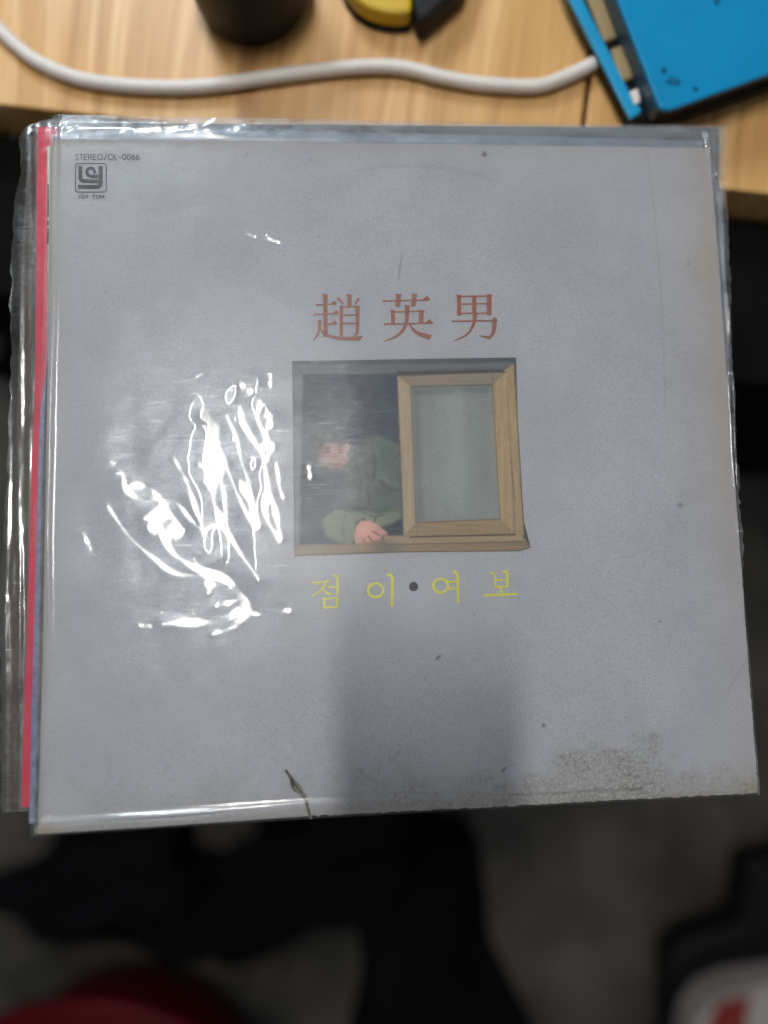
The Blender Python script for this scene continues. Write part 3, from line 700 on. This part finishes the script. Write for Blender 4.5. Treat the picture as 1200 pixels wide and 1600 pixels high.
i.done('printed_character', M['ink_red'])
k6 = 1200 / 380
def yel_ink(strokes, circ=()):
    i = Ink(460, 870, k6)
    for p, w in strokes: i.stroke(p, w, w * .8, True, True, .25)
    for cx, cy, rx, ry, w in circ:
        i.stroke([(cx + rx * math.cos(a), cy + ry * math.sin(a)) for a in np.linspace(-1.7, -1.7 + 2 * math.pi, 15)], w, w, False, True, .2)
    i.done('printed_letter', M['ink_yellow'])
yel_ink([([(90, 128), (130, 126), (166, 120)], 10), ([(156, 124), (132, 162), (90, 194)], 10), ([(136, 156), (160, 178), (178, 184)], 10), ([(196, 92), (212, 104), (213, 188)], 12), ([(172, 150), (208, 147)], 9),
         ([(146, 208), (148, 250)], 12), ([(142, 206), (213, 204)], 9), ([(211, 204), (209, 250)], 12), ([(146, 250), (210, 248)], 11)])
yel_ink([([(462, 88), (481, 100), (482, 170), (480, 242)], 14)], [(400, 165, 37, 34, 12)])
yel_ink([([(786, 70), (802, 90), (804, 150), (806, 224)], 13), ([(755, 124), (798, 122)], 11), ([(758, 158), (800, 156)], 10)], [(720, 143, 36, 34, 12)])
yel_ink([([(970, 80), (984, 90), (990, 148)], 12), ([(1030, 74), (1048, 80), (1048, 146)], 13), ([(986, 116), (1046, 112)], 9), ([(990, 149), (1048, 146)], 10), ([(1016, 150), (1018, 184)], 12), ([(938, 190), (1010, 188), (1094, 183)], 13)])
i = Ink(460, 870, k6); i.disc(587, 147, 22, 23, 30); i.done('printed_dot', M['ink_black'])
# label mark: rounded square with three bent bars
i = Ink(0, 170, 5)
def rrect(x0, y0, x1, y1, r): return [(cx + r * math.cos(a), cy + r * math.sin(a)) for cx, cy, a0 in ((x1 - r, y0 + r, -90), (x1 - r, y1 - r, 0), (x0 + r, y1 - r, 90), (x0 + r, y0 + r, 180)) for a in [math.radians(a0 + q) for q in (0, 30, 60, 90)]]
rp = rrect(590, 430, 831, 653, 20); i.stroke(rp + [rp[0], rp[1]], 7, 7, False, False)
def arc_(cx, cy, r, a0, a1, n=10): return [(cx + r * math.cos(math.radians(a)), cy + r * math.sin(math.radians(a))) for a in np.linspace(a0, a1, n)]
i.stroke([(628, 450), (628, 535)] + arc_(656, 538, 28, 170, 90, 6) + [(768, 568)], 31, 29, False, False)
i.stroke([(768, 530), (712, 530)] + arc_(710, 496, 31, 100, 350, 14) + [(742, 508)], 27, 22, False, False)
i.stroke([(787, 450), (787, 580)] + arc_(757, 582, 30, 10, 90, 6) + [(610, 612)], 32, 30, False, False)
i.done('label_emblem', M['ink_black'])
# thin geometric capitals drawn as strokes in a unit box
def circ(cx=.5, cy=.5, rx=.48, ry=.5, a0=0, a1=360, n=18): return [(cx + rx * math.cos(math.radians(a)), cy + ry * math.sin(math.radians(a))) for a in np.linspace(a0, a1, n)]
G = {'S': (.62, [[(.9, .12), (.6, 0), (.25, .03), (.1, .22), (.3, .42), (.7, .56), (.9, .76), (.7, .97), (.35, 1), (.05, .85)]]), 'T': (.6, [[(0, 0), (1, 0)], [(.5, 0), (.5, 1)]]),
     'E': (.6, [[(1, 0), (.05, 0), (.05, 1), (1, 1)], [(.05, .48), (.9, .48)]]), 'R': (.65, [[(.05, 1), (.05, 0), (.6, 0), (.9, .12), (.9, .38), (.6, .5), (.05, .5)], [(.5, .5), (.95, 1)]]),
     'O': (1.0, [circ()]), '/': (.55, [[(1, -.1), (0, 1.1)]]), 'L': (.5, [[(.05, 0), (.05, 1), (1, 1)]]), '-': (.5, [[(.1, .6), (.9, .6)]]), '0': (.62, [circ()]),
     '6': (.62, [circ(.5, .68, .45, .32), [(.08, .62), (.35, .2), (.6, 0)]]), 'Y': (.7, [[(0, 0), (.5, .48), (1, 0)], [(.5, .48), (.5, 1)]]), 'H': (.7, [[(.05, 0), (.05, 1)], [(.95, 0), (.95, 1)], [(.05, .48), (.95, .48)]]),
     'U': (.7, [[(.05, 0), (.05, .7), (.25, .97), (.75, .97), (.95, .7), (.95, 0)]]), 'M': (1.05, [[(.05, 1), (.12, 0), (.5, .85), (.88, 0), (.95, 1)]]), ' ': (.9, [])}
def caps(text, x0, x1, y0, y1, w, m, name):
    i = Ink(0, 170, 5); tot = sum(G[c][0] for c in text) + .22 * (len(text) - 1); s = (x1 - x0) / tot; x = x0
    for ch in text:
        wd, st = G[ch]
        st = [sg for q in st for sg in ([q] if len(q) > 5 else [q[k_:k_ + 2] for k_ in range(len(q) - 1)])]
        for q in st: i.stroke([(x + a * wd * s, y0 + b * (y1 - y0)) for a, b in q], w, w, False, False)
        x += (wd + .22) * s
    i.done(name, m)
caps('STEREO/OL-0066', 588, 1090, 358, 400, 6.5, M['ink_grey'], 'catalogue_lettering')
caps('YEH EUM', 612, 815, 674, 704, 5, M['ink_black'], 'label_lettering')

# ---- the tear at the bottom edge: a dark gash with lifted, frayed lips
i = Ink(420, 1180, 6)
mid = [(160, 135), (175, 160), (205, 200), (232, 250), (262, 300), (300, 350), (330, 385), (352, 430), (366, 480), (380, 540), (392, 575), (400, 592)]
wd = [22, 34, 40, 66, 92, 60, 36, 34, 24, 22, 22, 10]
ml, mr = [], []
for (x, y), w in zip(mid, wd): ml.append((x - w * .5 - rr.random() * 4, y + rr.random() * 6)); mr.append((x + w * .45 + rr.random() * 4, y - rr.random() * 6))
for q in range(len(mid) - 1): i.face([ml[q], ml[q + 1], mr[q + 1], mr[q]]); i.n -= 1
i.n += 1; i.done('tear', M['frayed'])
i = Ink(420, 1180, 6); i.n = 3
i.stroke([(160, 135), (180, 172), (212, 215), (240, 262), (285, 320), (322, 375), (350, 425), (362, 480), (378, 545), (396, 584)], 20, 18, False, True, .8)
i.stroke([(212, 215), (222, 262), (232, 315), (262, 345)], 34, 10, False, True, .9)
i.stroke([(232, 250), (268, 282), (296, 330)], 34, 10, False, True, .9)
i.done('tear_shadow', M['tear'])
i.bm = None
flapm = bmesh.new()
for a, b, hgt_ in (((236, 240), (300, 335), 1.0), ((300, 340), (350, 420), .6)):
    pts = [a, ((a[0] + b[0]) / 2 + 28, (a[1] + b[1]) / 2 - 12), b]
    vs = []
    for q, (x, y) in enumerate(pts):
        px, py = 420 + x / 6, 1180 + y / 6; p = loc(px, py, 0)
        vs.append(flapm.verts.new((p[0], p[1], ZL + .00025 + (.0005 * hgt_ if q == 1 else 0))))
    flapm.faces.new(vs)
link('torn_flap', bm_mesh(flapm, 'torn_flap'), M['frayed'], front)

# ================================================================== CLEAR BAG OF THE FRONT SLEEVE
# wrinkles that hold the reflection of the lamp: the crease network is given, the height is solved so that
# the film slopes along the creases towards the lamp and away from it in between
FX0, FY0, FS = 24.0, 170.0, 2.0
fx = np.arange(FX0, 1210, FS); fy = np.arange(FY0, 1330, FS); FX, FY = np.meshgrid(fx, fy)
PL_ = loc(FX, FY, .0006)
dxm = np.gradient(PL_[..., 0], axis=1); dym = -np.gradient(PL_[..., 1], axis=0)   # metres per cell, y down the raster
def localdir(v): return v @ R
pw = PL_ @ R.T + T
view = C0 - pw; view /= np.linalg.norm(view, axis=-1, keepdims=True)
def slope_for(lx, ly):
    l = np.array([lx, ly, LAMP_Z]) - pw; l /= np.linalg.norm(l, axis=-1, keepdims=True)
    hl_ = localdir(view + l); return -hl_[..., 0] / hl_[..., 2], -hl_[..., 1] / hl_[..., 2]
# nearest point of the lamp (in slope space) for each film point
best = None
for ly in np.linspace(LAMP_Y0 + .04, LAMP_Y1 - .04, 9):
    sx, sy = slope_for(LAMP_X, ly); m2 = sx * sx + sy * sy
    if best is None: best = [sx.copy(), sy.copy(), m2.copy()]
    else:
        q = m2 < best[2]; best[0][q] = sx[q]; best[1][q] = sy[q]; best[2][q] = m2[q]
gxs, gys = best[0], best[1]
kz = 1200 / 380
def zz(p): return [(100 + x / kz, 560 + y / kz) for x, y in p]
CREASE = [  # polyline in a magnified frame, half-width there
 ([(290, 575), (305, 640), (340, 680), (400, 702), (470, 700), (500, 750)], 12), ([(320, 628), (380, 630), (430, 650), (470, 700)], 12), ([(400, 790), (480, 770), (540, 790), (556, 850)], 30), ([(440, 830), (500, 850), (540, 860)], 26),
 ([(480, 870), (540, 965), (620, 1020), (700, 1052)], 13), ([(220, 735), (290, 840), (360, 920), (440, 985), (500, 1035), (570, 1065), (660, 1060), (720, 1050)], 9),
 ([(690, 1052), (800, 1090), (850, 1140), (890, 1190), (890, 1260), (850, 1305)], 20), ([(725, 1070), (715, 1150)], 22), ([(750, 1220), (850, 1190)], 9), ([(485, 1310), (600, 1302), (740, 1295), (860, 1250)], 17),
 ([(730, 1360), (850, 1318)], 6), ([(370, 1318), (430, 1316)], 6), ([(500, 712), (560, 720), (620, 790), (680, 850)], 9), ([(608, 620), (640, 720), (678, 830), (690, 870)], 11), ([(540, 490), (605, 610)], 5),
 ([(690, 850), (740, 830), (790, 845), (830, 900), (880, 980), (965, 1098)], 9), ([(688, 338), (720, 390), (735, 460)], 10), ([(735, 460), (752, 560), (785, 660), (800, 835)], 7), ([(735, 460), (790, 520), (840, 640), (900, 770), (950, 845)], 7),
 ([(868, 610), (905, 690), (945, 825)], 18), ([(800, 283), (850, 400), (870, 500), (910, 620), (942, 780)], 6), ([(865, 245), (882, 325), (940, 420), (980, 500), (1000, 620), (1000, 720)], 12), ([(965, 220), (950, 300), (1000, 400), (1000, 460)], 9),
 ([(975, 440), (1010, 440), (1000, 500)], 22), ([(995, 640), (985, 720), (1010, 820), (1062, 895)], 11), ([(1020, 670), (1050, 800), (1062, 880)], 11), ([(870, 130), (890, 155), (920, 170)], 12), ([(1015, 85), (1016, 150)], 8), ([(1000, 265), (1015, 335)], 12),
 ([(1045, 520), (1062, 640), (1078, 690)], 6), ([(1080, 1238), (1105, 1244)], 11), ([(930, 1255), (960, 1262)], 10), ([(695, 610), (735, 660)], 9), ([(225, 512), (250, 520)], 5), ([(262, 566), (280, 570)], 6),
 ([(95, 865), (130, 940)], 10), ([(1205, 540), (1212, 600)], 8), ([(660, 520), (690, 542)], 5), ([(640, 100), (680, 80)], 4),
]
inm = np.zeros(FX.shape)
for pts, hw in CREASE:
    d, fr = seg_dist(FX, FY, catmull(zz(pts), 5) if len(pts) > 2 else zz(pts))
    w = hw / kz * (.75 + .5 * np.sin(fr * 9 + hw)) + .6
    inm = np.maximum(inm, np.clip((w - d) / 1.6 + .5, 0, 1))
# loose area of the bag
loose = np.exp(-(((FX - 300) / 190) ** 2 + ((FY - 800) / 250) ** 2) ** 1.5 / 1.2)
loose *= 1 / (1 + np.exp(-(448 - FX) / 9))
loose = np.maximum(loose, .6 * np.exp(-((FX - 200) / 160) ** 2 - ((FY - 1040) / 110) ** 2))
def grad(a):
    return (np.diff(a, axis=1, append=a[:, -1:]) / dxm), (-np.diff(a, axis=0, append=a[-1:]) / dym)
# gentle background undulation
und = np.zeros(FX.shape)
wr = np.random.default_rng(77)
for lam_, A_ in ((210, .00030), (170, .00026), (140, .00020), (115, .00016), (95, .00013), (78, .00010), (62, .00007), (50, .00005)):
    a_ = wr.uniform(-.7, 1.0); bend = 40 * np.sin(FY / (lam_ * 1.3) + wr.uniform(0, 6)) + 25 * np.sin(FX / (lam_ * .9) + wr.uniform(0, 6))
    und += .5 * A_ * np.sin(2 * math.pi * (FX * math.cos(a_) - FY * math.sin(a_) + bend) / lam_ + wr.uniform(0, 6.28))
for cell, amp, sd in (((26, 15), .00020, 42), ((11, 7), .00008, 43)):
    und += amp * (vnoise(FX.shape, cell, sd) - .5)
und *= (.12 + .88 * loose)
bxs, bys = grad(und)
e0x, e0y = slope_for(LAMP_X, LAMP_Y0 + .05); e1x, e1y = slope_for(LAMP_X, LAMP_Y1 - .05)
mar = .066
def to_lamp(ax_, ay_):
    dx_, dy_ = e1x - e0x, e1y - e0y
    t = np.clip(((ax_ - e0x) * dx_ + (ay_ - e0y) * dy_) / (dx_ ** 2 + dy_ ** 2), 0, 1)
    return e0x + t * dx_, e0y + t * dy_
reg = 2.0 + 260 * (1 - loose)
h = und.copy(); near = blur(inm, 2.5)
for outer in range(6):
    cx_, cy_ = grad(h) if outer else (bxs, bys)
    cx_[:, -1] = 0; cy_[-1] = 0
    lx_, ly_ = to_lamp(cx_, cy_)
    ox, oy = cx_ - lx_, cy_ - ly_; dist = np.hypot(ox, oy) + 1e-9
    bad = dist < mar
    sx_ = np.where(blur(ox, 2) >= 0, 1.0, -1.0)
    px_ = np.where(dist > .012, ox / dist, sx_); py_ = np.where(dist > .012, oy / dist, 0)
    otx = np.where(bad, lx_ + px_ * mar, bxs * .5 + cx_ * .5); oty = np.where(bad, ly_ + py_ * mar, bys * .5 + cy_ * .5)
    tx = otx * (1 - inm) + lx_ * inm; ty = oty * (1 - inm) + ly_ * inm
    wt = .06 + 2.2 * bad * (.15 + loose) * (1 - near) + 2.5 * inm ** 2
    def AtA(h):
        a, b = grad(h); a = a * wt / dxm; b = b * wt / dym
        a[:, -1] = 0; b[-1] = 0; o = reg * h
        o[:, :-1] -= a[:, :-1]; o[:, 1:] += a[:, :-1]; o[:-1] += b[:-1]; o[1:] -= b[:-1]
        return o
    def Atb(a, b):
        a = a * wt / dxm; b = b * wt / dym; o = np.zeros(a.shape)
        o[:, :-1] -= a[:, :-1]; o[:, 1:] += a[:, :-1]; o[:-1] += b[:-1]; o[1:] -= b[:-1]
        return o
    rhs = Atb(tx, ty); diag = reg + 2 * wt * (1 / dxm ** 2 + 1 / dym ** 2)
    r_ = rhs - AtA(h); z_ = r_ / diag; p_ = z_.copy(); rz = (r_ * z_).sum()
    for it in range(220):
        Ap = AtA(p_); al = rz / ((p_ * Ap).sum() + 1e-30); h = h + al * p_; r_ = r_ - al * Ap
        z_ = r_ / diag; rz2 = (r_ * z_).sum(); p_ = z_ + (rz2 / rz) * p_; rz = rz2
HF = h - np.percentile(h, 2)
HF = np.clip(HF, -.0002, None)
# welded seams: beads along left and bottom edges, soft roll along the top
sl = FX - np.interp(FY, *zip(*CL)); sb = np.interp(FX, *zip(*CB)) - FY; stp = FY - np.interp(FX, *zip(*CT)); sr = np.interp(FY, *zip(*CR)) - FX
nb = vnoise(FX.shape, (22, 60), 51); nb2 = vnoise(FX.shape, (40, 12), 52); nb3 = vnoise(FX.shape, (5, 4), 53)
HF += .00075 * np.exp(-((sl - 9 + 5 * (nb2 - .5)) / 4.5) ** 2) * (.5 + nb2)
HF += .00115 * np.exp(-((sb - 21 + 4 * (nb - .5)) / 4.5) ** 2) * (.4 + .9 * nb) * np.interp(FX, [40, 480, 560, 1200], [1, 1, .35, .12])
nt1 = vnoise(FX.shape, (14, 110), 54); nt2 = vnoise(FX.shape, (5, 38), 55)
HF += .0007 * np.exp(-((stp + 12 + 7 * (nt1 - .5)) / 10) ** 2) * (.5 + .7 * nt1) + .00035 * np.exp(-((stp + 16) / 14) ** 2) * nt2
HF += .0010 * np.exp(-((sr + 9 + 6 * (nb2 - .5)) / 4.5) ** 2) * (.3 + 1.2 * nb2)
for pts, w, a in (([(1098, 203), (1105, 225), (1112, 250), (1118, 275), (1128, 300), (1133, 330)], 2.6, .0011), ([(1086, 214), (1096, 208), (1103, 214), (1100, 203)], 2.2, .0008), ([(1127, 196), (1130, 215), (1122, 236)], 2.2, .0008),
                  ([(1141, 585), (1144, 640), (1146, 700), (1150, 760)], 2.6, .0014), ([(1153, 818), (1156, 834)], 2.6, .0014), ([(385, 364), (400, 369)], 2, .0003), ([(418, 371), (438, 378)], 2.4, .00035), ([(210, 205), (290, 199), (330, 206)], 3, .0005), ([(96, 196), (112, 184), (104, 204), (124, 197)], 2.4, .0008)):
    d, fr = seg_dist(FX, FY, pts); HF += a * np.exp(-(d / w) ** 2) * (.5 + .9 * nb3)
FL = [(170, 80), (200, 80), (240, 74), (700, 62), (1000, 56), (1306, 47.5), (1400, 46)]
FR = [(170, 1135), (196, 1135), (300, 1133), (430, 1138), (600, 1145), (760, 1151), (835, 1158), (900, 1160), (1225, 1186), (1330, 1187)]
FT = [(30, 180), (82, 179), (90, 179.5), (400, 184), (800, 193), (1130, 196), (1200, 196)]
FB = [(40, 1307), (48, 1307), (250, 1294), (480, 1279), (760, 1264), (1000, 1251), (1186, 1242), (1230, 1240)]
X, Y = bounded(FL, FR, FT, FB, 620, 620)
jag = vnoise(X.shape, 4, 61) - .5
m_ = np.zeros(X.shape); m_[0] = 1; Y = Y + m_ * jag * 5 * (X < 620); m_ = np.zeros(X.shape); m_[:, -1] = 1
X = X + m_ * (jag * 4 + 5 * (vnoise(X.shape, (30, 5), 62) - .5)) * (Y < 900)
hh = sample(HF, X, Y, FX0, FY0, FS)
P = loc(X, Y, .0006); P[..., 2] = hh + np.clip(bz(X, Y), 0, None) + .0008
drop = np.clip(-(Y - np.interp(X, *zip(*CT))) / 38, 0, 1) ** 2 * .002
P[..., 2] -= drop
haze = .16 + .84 * sample(blur(np.clip(loose * 1.25, 0, 1), 6), X, Y, FX0, FY0, FS)
haze = np.maximum(haze, .50 * np.exp(-((X - 520) / 95) ** 2 - ((Y - 700) / 170) ** 2))
haze = np.maximum(haze, np.interp(X, [80, 250, 560, 800, 1150], [.38, .42, .32, .15, .12]) * np.interp(Y, [180, 500, 1100, 1300], [1, .9, .8, .7]))
out_ = (X > np.interp(Y, *zip(*CR))) | (Y < np.interp(X, *zip(*CT)))
haze = np.where(out_, 1.1, haze)
bagf = link('plastic_bag', grid_mesh('plastic_bag', P, {'haze': haze}), M['film'], front)

# ================================================================== SLEEVES UNDERNEATH
def under_sleeve(label, m, xl, xr, yt, yb, zt, zb, film=None, fl_=None, fr_=None, ft_=None, fb_=None, seed=0, amp=.001, hz=1.0, extra=None):
    t = thing('record_sleeve', label, 'record sleeve', POSE, 'records stacked under the grey one')
    link('cover_board', sleeve_block(xl, xr, yt, yb, zt, zt - .0006, 'cover_board'), m, t)
    link('back_board', sleeve_block(inset(xl, .8), inset(xr, -.8), inset(yt, .8), inset(yb, -.8), zt - .0007, zb, 'back_board'), M['board'], t)
    if film is not None:
        X, Y = bounded(fl_, fr_, ft_, fb_, 420, 420)
        lo = X - np.interp(Y, *zip(*fl_)); to = Y - np.interp(X, *zip(*ft_))
        n1 = vnoise(X.shape, (60, 7), seed); n2 = vnoise(X.shape, (22, 4), seed + 1); n3 = vnoise(X.shape, (9, 3), seed + 2)
        # denser crumples near the left edge, written in real pixels
        v4 = sample(vnoise((700, 140), (7, 2.5), seed + 7), X, Y, -20, 170, 2.0)
        v1 = sample(vnoise((700, 140), (130, 5), seed + 3), X, Y, -20, 170, 2.0)
        v2 = sample(vnoise((700, 140), (45, 3), seed + 4), X, Y, -20, 170, 2.0)
        v5 = sample(vnoise((700, 700), (3, 6), seed + 8), X, Y, -20, 170, 2.0); v6 = sample(vnoise((700, 700), (30, 40), seed + 9), X, Y, -20, 170, 2.0)
        v3 = sample(vnoise((700, 700), (5, 60), seed + 5), X, Y, -20, 170, 2.0)
        hgt = amp * (.9 * v1 + .35 * v2 + .12 * v4) * np.exp(-lo / 90) + (amp * .45 * v3 +   .0006 * v5 * (v6 > .45)) * np.exp(-to / 40) + .0002 * n1
        rise = np.zeros(X.shape); rise[:, 0] = 1
        X = X + rise * 5 * (sample(vnoise((700, 10), (9, 3), seed + 6), X, Y, -20, 170, 2.0) - .5)
        P = loc(X, Y, zt); P[..., 2] = zt + .0004 + hgt - .0012 * np.exp(-lo / 8)
        lim = -.0046 if zt < -.0045 else 1
        P[..., 2] = np.minimum(P[..., 2], np.where(X > 95, zt + .0009, 1))
        link('plastic_bag', grid_mesh('plastic_bag', P, {'haze': np.full(X.shape, hz)}), film, t)
    return t
cR = [(170, 1085), (1400, 1130)]
# second: slate sleeve showing only above the top edge
slate_t = under_sleeve('slate blue record sleeve showing as a strip above the top edge of the grey cover', M['slate'],
    [(170, 92), (1400, 66)], [(170, 1124), (300, 1123), (430, 1131), (620, 1139), (830, 1149), (1000, 1150), (1400, 1120)], [(60, 191), (92, 191), (400, 194), (1102, 200), (1200, 201)], [(40, 1270), (1200, 1215)], -.0052, -.0080,
    M['topfilm'], [(170, 84), (1400, 62)], [(170, 1132), (300, 1128), (620, 1141), (850, 1152), (1400, 1168)], [(60, 181), (90, 181), (400, 186), (800, 194), (1132, 197), (1200, 197)], [(40, 1276), (1200, 1222)], 200, .0010, 1.0)
link('painted_bag_sheen', sleeve_block([(170, 94), (1400, 66)], [(170, 1098), (1400, 1098)], [(60, 203), (92, 203), (400, 204), (800, 212), (1102, 220), (1200, 222)], [(40, 260), (1200, 270)], -.0050, -.0051, 'painted_bag_sheen'), worn('pale_blue_sheen_paint', (.40, .47, .55, 1), (.22, .27, .33, 1), .4, 45, .2, 300), slate_t)  # pale blue strip: the bag's reflection painted as a colour on the sleeve
# third: violet, a sliver below the middle of the left edge
under_sleeve('violet blue record sleeve showing as a sliver beside the lower left edge', M['violet'],
    [(170, 84), (560, 74), (650, 62), (900, 55), (1290, 45), (1400, 43)], cR, [(40, 212), (1200, 222)], [(30, 1288), (1200, 1210)], -.0090, -.0115)
# fourth: the pink one
under_sleeve('bright pink record sleeve showing as a narrow stripe along the left edge', M['pink'],
    [(170, 58.5), (198, 58.5), (400, 56.5), (560, 55), (700, 50.5), (900, 44), (1100, 38), (1262, 33), (1400, 30)], cR, [(30, 199), (60, 198), (78, 197), (300, 203), (1200, 214)], [(25, 1262), (45, 1261), (1200, 1200)], -.0125, -.0150,
    M['film'], [(170, 55), (200, 55), (400, 53), (700, 46), (1262, 29), (1400, 28)], cR, [(30, 193), (80, 191), (1200, 205)], [(20, 1268), (1200, 1205)], 300, .0009, .4)
# lowest: dark brown in a crumpled, yellowed bag
under_sleeve('dark brown record sleeve in a crumpled dull plastic bag, lowest at the left edge', M['brown'],
    [(170, 50), (240, 44), (400, 34), (600, 28), (800, 20), (1000, 13), (1255, 9), (1400, 8)], cR, [(10, 222), (40, 214), (1200, 225)], [(0, 1256), (1200, 1190)], -.0180, -.0215,
    M['oldfilm'], [(170, 60), (192, 56), (216, 33), (256, 31), (268, 34), (290, 28), (344, 20), (410, 18), (478, 15), (550, 18), (700, 14), (797, 10), (932, 2), (1088, 1), (1266, 3), (1400, 3)], cR,
    [(0, 200), (33, 214), (50, 196), (60, 190), (1200, 204)], [(0, 1269), (45, 1266), (1200, 1200)], 400, .0017, 1.2)
